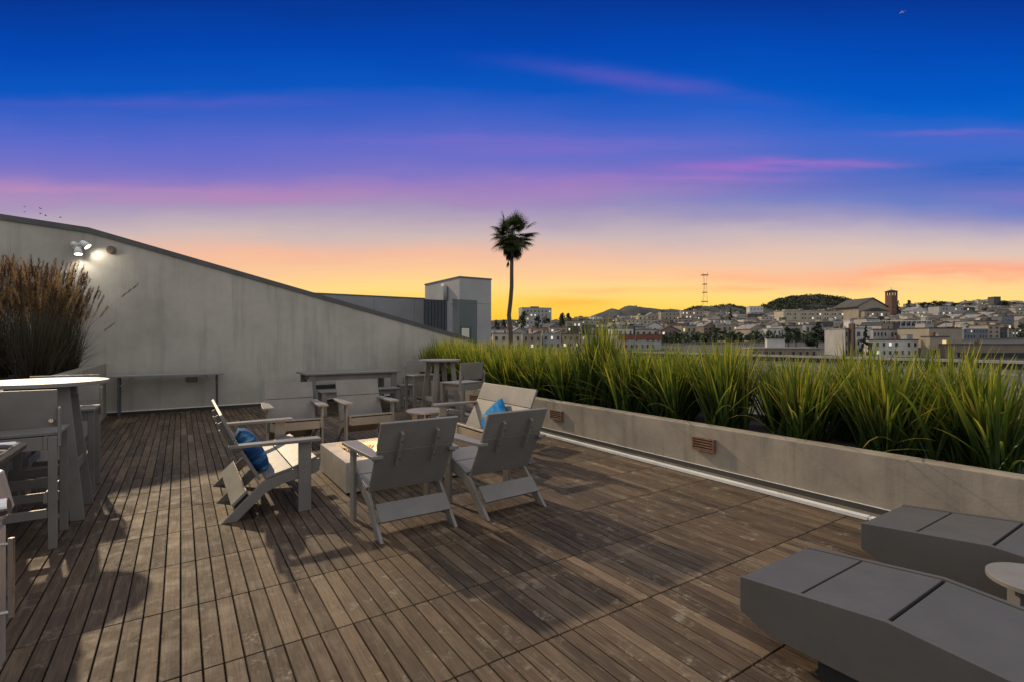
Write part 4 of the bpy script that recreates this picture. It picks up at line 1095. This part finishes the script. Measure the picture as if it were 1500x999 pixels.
def B(px0, px1, ytop, Y, depth, col, roof, floors, cols, lit, label, yaw=0.0, name='house', cat='house', bays=False, base=None, roofmat=None, seed=1, pad=0.6):
    x = ((px0+px1)/2-750)/F*Y; w = (px1-px0)/F*Y; zt = EYE + (HY-ytop)/F*Y
    zb = gz(x, Y) if base is None else EYE + (HY-base)/F*Y
    KEEP.append((px0, px1, Y-2, Y+depth+2))
    return house(x, Y, w, depth, zt-zb, yaw, col, roof, floors, cols, lit, label, name, cat, None, random.Random(seed), Y < 260, 8.0, zb, bays, roofmat)
# --- left group by the palm
ap = B(764, 809, 451, 600, 16, 'pale grey', 'flat', 6, 8, 8, 'big pale apartment block on the hill right of the palm', 0.25, 'apartment_block', 'apartment block', seed=3)
B(722, 764, 488, 215, 9, 'cream', 'flat', 2, 4, 1, 'low cream house just right of the stair tower, behind the palm trunk', 0.08, seed=4)
B(766, 793, 489, 222, 9, 'beige', 'flat', 2, 3, 1, 'low beige flat roofed house immediately right of the palm trunk', 0.06, seed=5)
B(795, 822, 488, 226, 9, 'pale grey', 'flat', 2, 3, 1, 'pale grey flat roofed house below the gabled blue grey one', 0.05, seed=6)
B(823, 850, 489, 228, 9, 'pink', 'flat', 2, 3, 2, 'dull pink flat roofed house in the near row below the beige blocks', 0.05, seed=7)
B(851, 874, 490, 230, 9, 'cream', 'flat', 2, 3, 1, 'cream flat roofed house in the near row, left of the red banded building', 0.05, seed=8)
B(876, 900, 491, 231, 9, 'white', 'flat', 2, 3, 1, 'white flat roofed house next to the red banded building', 0.05, seed=9)
B(803, 826, 474, 330, 12, 'blue grey', 'gable', 2, 3, 2, 'blue grey gabled house below the big apartment block', 0.5, seed=10)
B(828, 851, 470, 345, 11, 'beige', 'flat', 3, 4, 2, 'tall beige flat roofed house right of the gabled blue grey one', -0.2, seed=11)
rb = B(905, 969, 490, 200, 14, 'pale grey', 'flat', 2, 8, 0, 'long grey building with a rust red band along its roof edge', 0.03, 'warehouse', 'warehouse', seed=12)
mb = MB(); ww = 64/F*200; hh = EYE + (HY-490)/F*200 - gz((937-750)/F*200, 200)
mb.box(-ww/2-0.25, ww/2+0.25, -0.35, 0.3, hh-2.0, hh-0.252); mb.build('red_band', mat('rust_red_fascia', (0.17, 0.055, 0.035), 0.8, var=0.2), rb)
B(935, 948, 462, 640, 10, 'cream', 'flat', 2, 2, 1, 'small cream house under the rounded hill', 0.1, seed=14)
B(948, 965, 458, 660, 12, 'beige', 'gable', 3, 3, 1, 'beige gabled house under the saddle of the far hills', 0.1, seed=15)
B(968, 996, 457, 700, 12, 'beige', 'flat', 3, 5, 3, 'beige three storey block left of the pink one below the mast', 0.05, seed=16)
B(998, 1030, 455, 720, 12, 'pink', 'flat', 3, 6, 6, 'pinkish three storey block just below the radio mast', 0.05, seed=17)
B(1036, 1059, 461, 560, 12, 'cream', 'gable', 2, 3, 1, 'cream gabled house below and right of the radio mast', 0.1, seed=18)
B(978, 1000, 474, 400, 12, 'blue grey', 'flat', 2, 3, 4, 'blue grey house with bright windows behind the tallest grass', 0.1, seed=19)
B(1064, 1088, 490, 260, 10, 'cream', 'gable', 2, 3, 1, 'cream gabled house just above the grass tips', 0.1, seed=20)
B(1090, 1112, 472, 380, 10, 'tan', 'flat', 2, 4, 3, 'tan house with a row of lit windows above the wooded gardens', 0.0, seed=21)
B(1098, 1118, 449, 1050, 14, 'white', 'flat', 2, 4, 0, 'white flat roofed block beside the foot of the wooded hill', 0.0, seed=22)
ab = B(1147, 1236, 456, 480, 16, 'cream', 'flat', 4, 16, 9, 'long cream apartment building with bay windows and red brown roof edge', 0.03, 'apartment_block', 'apartment block', True, roofmat=mat('red_brown_roof', (0.11, 0.055, 0.04), 0.9, var=0.2), seed=23)
B(1178, 1196, 477, 330, 10, 'cream', 'gable', 2, 3, 0, 'cream gabled house between the dark conifers below the long apartment building', 0.2, seed=24)
B(1238, 1268, 451, 560, 14, 'beige', 'flat', 2, 5, 3, 'beige flat roofed hall in front of the church roof', 0.05, seed=25)
# --- modern white building with a brown stripe
mw = B(1238, 1250, 481, 152, 10, 'pale grey', 'flat', 3, 3, 1, 'pale grey modern house left of the brown corner post', 0.0, seed=26)
B(1251.5, 1276, 480, 150, 10, 'white', 'flat', 3, 2, 0, 'white modern house with a tall brown stripe down its corner', 0.0, seed=27)
o = list(bpy.data.objects)[-1]
st_ = [q_ for q_ in bpy.data.objects if q_.get('label', '').startswith('white modern house with')][0]
mb = MB(); w_ = 24.5/F*150; mb.box(-w_/2-0.40, -w_/2+0.10, -0.25, 2.0, -4, 9.7); mb.build('brown_stripe', mat('brown_panel', (0.05, 0.025, 0.02), 0.7, var=0.2), st_)
wc = B(1279, 1350, 482, 160, 16, 'pale grey', 'flat', 3, 14, 2, 'wide pale building with narrow tall windows in front of the solar panel roofs', 0.0, 'apartment_block', 'apartment block', seed=28)
B(1272, 1345, 497, 146, 8, 'white', 'flat', 2, 8, 2, 'low white building with planted terrace in front of the pale wide one', 0.0, seed=29)
# solar roofs
M['solar'] = mat('solar_panel', (0.03, 0.034, 0.04), 0.6, var=0.1, spec=0.2)
sr = empty('solar_roof_building', PX(1325, 482, 236)); sr.location.z = gz(sr.location.x, 236); tag(sr, 'building roofed with slanting rows of dark solar panels', 'building')
hh = EYE + (HY-478)/F*236 - sr.location.z
mb = MB(); mb.box(-11, 13, 0, 16, -8, hh); mb.build('wall', bmat('pale grey', CW['pale grey']), sr)
for i in range(10):
    x0 = -11 + i*2.4; mb = MB(); mb.prism([(x0, hh+0.02), (x0+1.9, hh+0.02), (x0+2.2, hh+2.4), (x0+2.0, hh+2.4)], 'y', 0.3, 15.5); mb.build('solar_panel', M['solar'], sr)
    mb = MB(); mb.box(x0+2.201, x0+2.33, 0.2, 15.6, hh+0.02, hh+2.5); mb.build('panel_frame', M['flash'], sr)
KEEP.append((1288, 1366, 230, 256))
B(1361, 1409, 480, 146, 12, 'beige', 'flat', 3, 0, 0, 'tall blank beige block towering over the low brick building', 0.0, seed=30, name='concrete_block_building', cat='building')
bl = B(1390, 1505, 503.5, 139, 5, 'tan', 'flat', 1, 0, 0, 'long low brown building with dark glazed ground floor', 0.0, seed=31, name='low_building', cat='building')
mb = MB(); ww = 115/F*139; mb.box(-ww/2+2.5, ww/2-0.5, -0.25, -0.02, 0.2, 1.35); mb.build('glazed_front', M['glassdark'], bl)
mb = MB(); mb.box(-ww/2+2.3, ww/2-0.3, -0.9, -0.02, 1.36, 1.5); mb.build('canopy', M['coping'], bl)
B(1362, 1390, 492.5, 142, 3, 'beige', 'flat', 2, 2, 1, 'beige stepped annex at the foot of the tall blank block', 0.0, seed=32)
B(1412, 1447, 481, 235, 10, 'blue grey', 'flat', 2, 8, 1, 'glazed blue grey pavilion with a white roof edge behind the low brown building', 0.0, roofmat=M['flash'], seed=33)
B(1447, 1465, 476, 240, 10, 'beige', 'flat', 3, 2, 0, 'narrow beige tower house right of the glazed pavilion', 0.0, seed=34)
B(1466, 1476, 480, 243, 12, 'dark grey', 'flat', 3, 2, 0, 'narrow dark grey house squeezed beside the beige tower house', 0.0, seed=35)
B(1477, 1502, 482, 250, 12, 'pale grey', 'flat', 3, 5, 3, 'pale grey house with balconies at the right edge behind the low brown building', 0.0, seed=36)
B(1404, 1462, 466, 330, 14, 'cream', 'flat', 2, 8, 2, 'long low cream building with an overhanging roof on the right slope', 0.0, seed=37, name='school_building', cat='building')
B(1336, 1362, 450, 520, 14, 'white', 'gable', 3, 5, 3, 'white gabled building on the slope right of the church tower', 0.2, seed=38)
B(1375, 1412, 449, 560, 14, 'pale grey', 'flat', 3, 8, 5, 'pale grey terrace with red balconies on the slope below the skyline', 0.05, seed=39)
B(1456, 1466, 435, 900, 12, 'dark grey', 'flat', 3, 3, 0, 'dark boxy house breaking the skyline at the far right', 0.0, seed=40)
B(1098, 1197, 509, 134, 4, 'tan', 'flat', 1, 10, 0, 'low brown garden building with a pale roof edge right behind the grass tips', 0.0, roofmat=M['cap'], seed=41, name='low_building', cat='building')
# --- church
chx = (1278-750)/F*520; chb = gz(chx, 520)
ch = empty('church', (chx, 520, chb), 0.10); tag(ch, 'church with a low wide gabled roof and a small cross', 'church')
rh = EYE + (HY-437.5)/F*520 - chb; eh = EYE + (HY-449)/F*520 - chb
mb = MB(); mb.prism([(-15.5, -8), (15.5, -8), (15.5, eh), (0, rh), (-15.5, eh)], 'y', 0, 34); mb.build('nave', bmat('beige', CW['beige']), ch)
mb = MB()
for s in (-1, 1): mb.hexa([(0, -1, rh+0.05), (s*18, -1, eh-0.9), (s*18, 35, eh-0.9), (0, 35, rh+0.05), (0, -1, rh+0.9), (s*18, -1, eh-0.2), (s*18, 35, eh-0.2), (0, 35, rh+0.9)])
mb.build('roof', M['roofdark'], ch)
mb = MB(); mb.box(-14, 14, -6, -0.02, -8, eh-5.5); mb.build('porch', bmat('beige', CW['beige']), ch)
mb = MB(); mb.prism([(-14.5, eh-5.45), (14.5, eh-5.45), (0, eh-1.8)], 'y', -6.5, -0.05); mb.build('porch_roof', M['roofdark'], ch)
mb = MB(); mb.box(-0.12, 0.12, 34, 34.3, rh+0.9, rh+3.6); mb.box(-0.8, 0.8, 34.05, 34.25, rh+2.6, rh+2.85); mb.build('cross', M['coping'], ch)
for i in range(5): window(ch, -10+i*5, -6.0, eh-9, 1.6, 2.6, 'lit' if i in (1, 3) else 'dark', False)
KEEP.append((1246, 1312, 512, 560))
bt = empty('bell_tower', ((1310.5-750)/F*545, 545, gz((1310.5-750)/F*545, 545)), 0.2); tag(bt, 'square brick bell tower with open arches beside the church', 'tower')
bz = bt.location.z; Zt = 545; w_ = 10.5/F*Zt; zt_ = EYE + (HY-427)/F*Zt - bz; ze = EYE + (HY-424)/F*Zt - bz
zl = EYE + (HY-433)/F*Zt - bz
brk = bmat('brick red', CW['brick red'])
mb = MB(); mb.box(-w_/2, w_/2, 0, w_, -8, zl); mb.build('shaft', brk, bt)
mb = MB(); k_ = w_*0.17
for sx in (-1, 1):
    for y0 in (0, w_-k_): a, b = sorted((sx*w_/2, sx*(w_/2-k_))); mb.box(a, b, y0, y0+k_, zl+0.0005, zt_-0.9)
mb.box(-k_/2.5, k_/2.5, 0, k_, zl+0.0005, zt_-0.9); mb.box(-k_/2.5, k_/2.5, w_-k_, w_, zl+0.0005, zt_-0.9); mb.box(-w_/2, w_/2, 0, w_, zt_-0.899, zt_); mb.build('belfry', brk, bt)
mb = MB(); b_ = w_*0.62; c0 = [(-b_, w_/2-b_, zt_+0.01), (b_, w_/2-b_, zt_+0.01), (b_, w_/2+b_, zt_+0.01), (-b_, w_/2+b_, zt_+0.01)]
vs = [mb.bm.verts.new(q_) for q_ in c0]; ap_ = mb.bm.verts.new((0, w_/2, ze)); mb.bm.faces.new(vs[::-1])
for i in range(4): mb.bm.faces.new((vs[i], vs[(i+1) % 4], ap_))
mb.build('roof', M['roofdark'], bt)
mb = MB(); mb.tube([(0, w_/2, ze-0.3), (0, w_/2, ze+2.6)], 0.12, 6); mb.box(-0.7, 0.7, w_/2-.1, w_/2+.1, ze+1.5, ze+1.75); mb.build('cross', M['coping'], bt)
for zz_ in (0.72, 0.55): window(bt, -w_*0.22, 0, zl*zz_+0.5, 0.9, 1.8, 'dark', False); window(bt, w_*0.22, 0, zl*zz_+0.5, 0.9, 1.8, 'dark', False)
KEEP.append((1302, 1320, 538, 560))

# --- radio mast: three slim legs, a waist and cross platforms
Ym = 4300; mz = 60; mx_ = (1033-750)/F*Ym
ma = empty('radio_mast', (mx_, Ym, mz)); tag(ma, 'tall three legged radio mast on the far hills', 'radio mast')
def mp(px, py, dy=0): return ((px-1033)/F*Ym, dy, EYE + (HY-py)/F*Ym - mz)
mm = mat('mast_steel', (0.05, 0.04, 0.04), 0.7, var=0.1)
for pts in ([(1028.3, 447), (1030.5, 430), (1031.2, 418), (1030.8, 409), (1029.8, 403)], [(1036.6, 447), (1035.6, 430), (1035.2, 418), (1035.4, 409), (1036.6, 403)]):
    mb = MB(); mb.tube([mp(*q_) for q_ in pts], 0.8, 6); mb.build('leg', mm, ma)
mb = MB(); mb.tube([mp(1033, 447, 40), mp(1033, 430, 25), mp(1033, 418, 15), mp(1033, 403, 25)], 0.7, 6); mb.build('leg', mm, ma)
for py, a, b in ((442, 1028.5, 1037), (428.5, 1030.2, 1036.2), (416.5, 1030.6, 1035.8), (403, 1028.3, 1037.6)):
    mb = MB(); x0, _, z_ = mp(a, py); x1, _, _ = mp(b, py); mb.box(x0, x1, -3, 30, z_-2.6, z_+2.6); mb.build('platform', mm, ma)
mb = MB()
for (a, ya, b, yb) in ((1029, 440, 1035.8, 430), (1036, 440, 1030.4, 430), (1030.6, 427, 1035.3, 418), (1035.6, 427, 1031, 418)): mb.tube([mp(a, ya), mp(b, yb)], 0.35, 5)
mb.build('bracing', mm, ma)
for px in (1030, 1036.4):
    mb = MB(); mb.tube([mp(px, 403), mp(px, 399)], 0.9, 5); mb.build('antenna', mm, ma)

# --- hillside rows of houses
rnd = random.Random(2024)
ROWS = [(262, 9.0, 13), (305, 9.5, 13), (360, 9.0, 14), (420, 9.0, 15), (495, 9.5, 17), (585, 9.5, 19), (690, 10.0, 22), (800, 10.5, 26), (930, 11, 30), (1060, 11, 34)]
names = list(CW); wts = [5, 4, 5, 5, 3, 2, 2, 1, 2, 1, 1]
for ri, (Y, hh, wmax) in enumerate(ROWS):
    px = 712 + rnd.uniform(0, 8); n = 0
    while px < 1512:
        w = rnd.uniform(wmax*0.55, wmax); wp = w*F/Y
        if rnd.random() < 0.13: px += wp*rnd.uniform(.4, 1.2); continue
        d = rnd.uniform(9, 13); y = Y + rnd.uniform(-6, 8); a, b = px, px+wp
        hgt = hh*rnd.uniform(.72, 1.12)
        if any(a < k1+0.5 and b > k0-0.5 and y < k3 and y+d > k2 for k0, k1, k2, k3 in KEEP) or rnd.random() < 0.04: px += wp; continue
        col = rnd.choices(names, wts)[0]; roof = 'gable' if rnd.random() < 0.36 else 'flat'
        fl_ = 3 if hgt > 9.6 else 2; nc = 4 if w > wmax*.8 else 3
        if Y > 600: fl_, nc = 2, 3
        lit = rnd.choices([0, 1, 2, 3], [8, 4, 2, 0.5])[0]
        x = ((a+b)/2-750)/F*y
        lit_w = 'unlit' if lit == 0 else (NUMW[lit] + (' lit window' if lit == 1 else ' lit windows'))
        label = f'{col} {"gabled" if roof == "gable" else "flat-roofed"} house, {lit_w}, {ordw(n)} from left in the {ordw(ri)} hillside row'
        house(x, y, w, d, hgt, rnd.gauss(0.05, .16), col, roof, fl_, nc, lit, label, 'house', 'house', 'houses on the city hillside', rnd, Y < 380)
        n += 1; px += wp*rnd.uniform(1.0, 1.10)

# --- trees one can tell apart
TL = [(766, 452, 420, 11, 'round', 'dark round tree beside the palm, against the big apartment block'), (787, 462, 430, 11, 'round', 'dark round tree in front of the big apartment block'),
      (801, 464, 440, 12, 'round', 'dark bushy tree below the right end of the big apartment block'), (822, 456, 470, 9, 'round', 'left one of two dark round trees on the skyline right of the apartment block'),
      (832, 458, 480, 9, 'round', 'second of two dark round trees on the skyline right of the apartment block'), (728, 468, 300, 9, 'round', 'dark bush-like tree just right of the stair tower'),
      (738, 466, 330, 8, 'round', 'dark bushy tree between stair tower and palm trunk'), (1154, 478, 195, 12, 'round', 'dark slim tree left of the pair below the long apartment building'),
      (1166, 480, 190, 13, 'round', 'dark tree beside the broad conifer below the long apartment building'), (1199, 472, 190, 26, 'conifer', 'broad dark conifer in front of the long apartment building'),
      (1229, 488, 160, 17, 'round', 'yellowish green tree just left of the white modern house'), (1268, 478, 144, 13, 'conifer', 'slim dark cypress in front of the white modern house'),
      (1316, 441, 530, 8, 'conifer', 'slim dark conifer hugging the right side of the bell tower'), (1332, 439, 640, 7, 'round', 'small round tree on the skyline right of the bell tower'),
      (1366, 441, 800, 14, 'round', 'left dark tree of the skyline grove above the white gabled building'), (1380, 440, 810, 14, 'round', 'right dark tree of the skyline grove above the white gabled building'),
      (1352, 443, 790, 10, 'round', 'lower dark tree at the left end of the skyline grove'), (1398, 444, 830, 14, 'round', 'dark tree on the skyline right of the grove'),
      (1436, 470, 300, 14, 'round', 'dark tree behind the glazed blue grey pavilion'), (1390, 488, 200, 14, 'round', 'dark shrubby tree left of the tall blank block'),
      (1356, 492, 150, 10, 'round', 'dark garden tree between the pale wide building and the blank block'), (1070, 452, 470, 8, 'conifer', 'dark pointed conifer left of the wooded hill'),
      (1084, 478, 330, 11, 'round', 'dark tree above the cream gabled house by the grass tips'), (1138, 471, 420, 15, 'round', 'dark spreading tree left of the long apartment building'),
      (960, 478, 330, 8, 'round', 'dark tree behind the red banded building'), (925, 474, 360, 9, 'round', 'dark tree behind the left end of the red banded building'),
      (1470, 441, 860, 14, 'round', 'dark tree on the skyline beside the dark boxy house'), (1490, 442, 840, 14, 'round', 'dark tree on the skyline at the right picture edge'),
      (1420, 444, 850, 16, 'round', 'dark wide tree on the right skyline'), (1440, 452, 640, 11, 'round', 'dark tree on the right slope below the skyline'),
      (1310, 462, 430, 14, 'round', 'dark leafy tree below the bell tower'), (1290, 464, 400, 13, 'round', 'dark leafy tree below the church porch'),
      (1050, 480, 300, 14, 'round', 'dark garden tree behind the grass below the radio mast'), (870, 476, 320, 9, 'round', 'dark tree above the near row, left of the red banded building'),
      (1478, 462, 420, 12, 'round', 'dark tree on the right slope above the low buildings')]
for i, (px, yt, Y, wp, kind, lab) in enumerate(TL): tree(px, yt, Y, wp, kind, lab, 'tree', None, 0.0, i)
# the far-off wood on the hill, and garden greenery between the houses
def wood(name, ridge, Y, seed, n, sz):
    rnd = random.Random(seed); mb = MB(); cols = []; x0, x1 = ridge[0][0], ridge[-1][0]
    for i in range(n):
        px = rnd.uniform(x0, x1); top = lerp(ridge, px); f = rnd.random()**1.4
        y = Y - 200*f + rnd.uniform(-20, 20); zt = EYE + (HY-top)/F*Y; z = zt*(math.sin(PI*(0.5-0.32*f))**0.8)
        x = (px-750)/F*Y; sh = rnd.random(); s0 = sz*rnd.uniform(.6, 1.3)
        for k in range(22):
            d = Vector((rnd.gauss(0, 1), rnd.gauss(0, 1), abs(rnd.gauss(0, 1)))).normalized()*s0*rnd.random()**.4
            p_ = Vector((x, y, z)) + d; s = s0*rnd.uniform(.16, .34); n_ = Vector((rnd.gauss(0, 1), rnd.gauss(0, 1), rnd.gauss(.6, 1))).normalized(); a = n_.orthogonal().normalized(); b = n_.cross(a)
            mb.face([p_-a*s, p_-b*s*.8, p_+a*s, p_+b*s*.8])
            for _ in range(4): cols.append((min(1, max(0, sh*.8+rnd.random()*.3)), .5, .5))
    o = finish_blades(mb, cols, name, M['leaf']); tag(o, kind='stuff')
wood('forest', [(1112, 452), (1120, 448), (1135, 443), (1150, 439), (1165, 437), (1185, 435.5), (1205, 437), (1222, 440), (1238, 444), (1252, 448)], 1900, 5, 900, 9)
wood('forest', [(1000, 458), (1010, 453), (1022, 451), (1035, 453), (1052, 450), (1062, 448), (1080, 451), (1092, 455)], 2500, 6, 320, 10)
wood('forest', [(905, 457), (918, 451), (926, 450), (945, 454), (968, 457), (984, 455), (990, 457)], 2900, 7, 60, 9)
rnd = random.Random(31); mb = MB(); cols = []
for i in range(2500):
    Y = math.exp(rnd.uniform(math.log(235), math.log(1090))); px = rnd.uniform(715, 1515); x = (px-750)/F*Y
    if any(k0-1 < px < k1+1 and k2-2 < Y < k3+2 for k0, k1, k2, k3 in KEEP): continue
    z = gz(x, Y); s0 = rnd.uniform(1.4, 4.0); sh = rnd.random()
    for k in range(34):
        d = Vector((rnd.gauss(0, 1), rnd.gauss(0, 1), abs(rnd.gauss(0, 1))*1.2)).normalized()*s0*rnd.random()**.4
        p_ = Vector((x, Y, z+s0*.5)) + d; s = s0*rnd.uniform(.18, .36); n_ = Vector((rnd.gauss(0, 1), rnd.gauss(0, 1), rnd.gauss(.6, 1))).normalized(); a = n_.orthogonal().normalized(); b = n_.cross(a)
        mb.face([p_-a*s, p_-b*s*.8, p_+a*s, p_+b*s*.8])
        for _ in range(4): cols.append((min(1, max(0, sh*.8+rnd.random()*.3)), .5, .5))
o = finish_blades(mb, cols, 'shrubbery', M['leaf']); tag(o, kind='stuff')

# =================================================================== BIRDS, AEROPLANE
bmk = mat('bird_feather', (0.05, 0.045, 0.05), 0.9, var=0.1)
for i, (px, py) in enumerate(((35.5, 303.5), (36, 311), (59.5, 306), (59.5, 313.5), (67, 316.5), (88.5, 319))):
    Y = 130; p_ = PX(px, py, Y); mb = MB()
    mb.tube([(0, -0.28, 0), (0, 0, 0.02), (0, 0.28, 0)], [0.02, 0.11, 0.03], 8)
    for s in (-1, 1): mb.hexa([(s*0.05, -0.10, 0.02), (s*0.36, -0.06, 0.16), (s*0.36, 0.08, 0.16), (s*0.05, 0.12, 0.02), (s*0.05, -0.10, 0.05), (s*0.36, -0.06, 0.18), (s*0.36, 0.08, 0.18), (s*0.05, 0.12, 0.05)])
    o = mb.build('bird', bmk, None, 0, False); o.location = p_; o.rotation_euler = (0.2*math.sin(i*2), 0.15*math.cos(i*3), 0.8+0.3*i)
    tag(o, ['dark bird flying highest above the left end of the wall', 'dark bird flying directly under the highest one', 'dark bird flying highest of the middle three over the wall', 'dark bird flying just under the middle three\'s highest',
            'dark bird flying beside the middle pair, slightly lower', 'dark bird flying lowest and rightmost over the wall'][i], 'bird', 'birds over the sloping wall')
pa = empty('aeroplane', PX(1322, 18, 3000), 0.6); tag(pa, 'tiny distant aeroplane high in the blue sky', 'aeroplane')
wm_ = mat('aeroplane_skin', (0.8, 0.8, 0.8), 0.4, var=0.0)
mb = MB(); mb.tube([(-16, 0, 0), (-13, 0, 0), (12, 0, 0.2), (17, 0, 1)], [0.4, 1.9, 1.9, 0.3], 12); mb.build('fuselage', wm_, pa, 0, True)
for s in (-1, 1): mb = MB(); mb.hexa([(-4, s*1.5, -.5), (3, s*1.5, -.5), (6, s*16, .6), (4, s*16, .6), (-4, s*1.5, 0), (3, s*1.5, 0), (6, s*16, .8), (4, s*16, .8)]); mb.build('wing', wm_, pa)
mb = MB(); mb.prism([(12, 1), (16, 1), (18, 6), (16, 6)], 'y', -.2, .2); mb.build('tail_fin', wm_, pa)
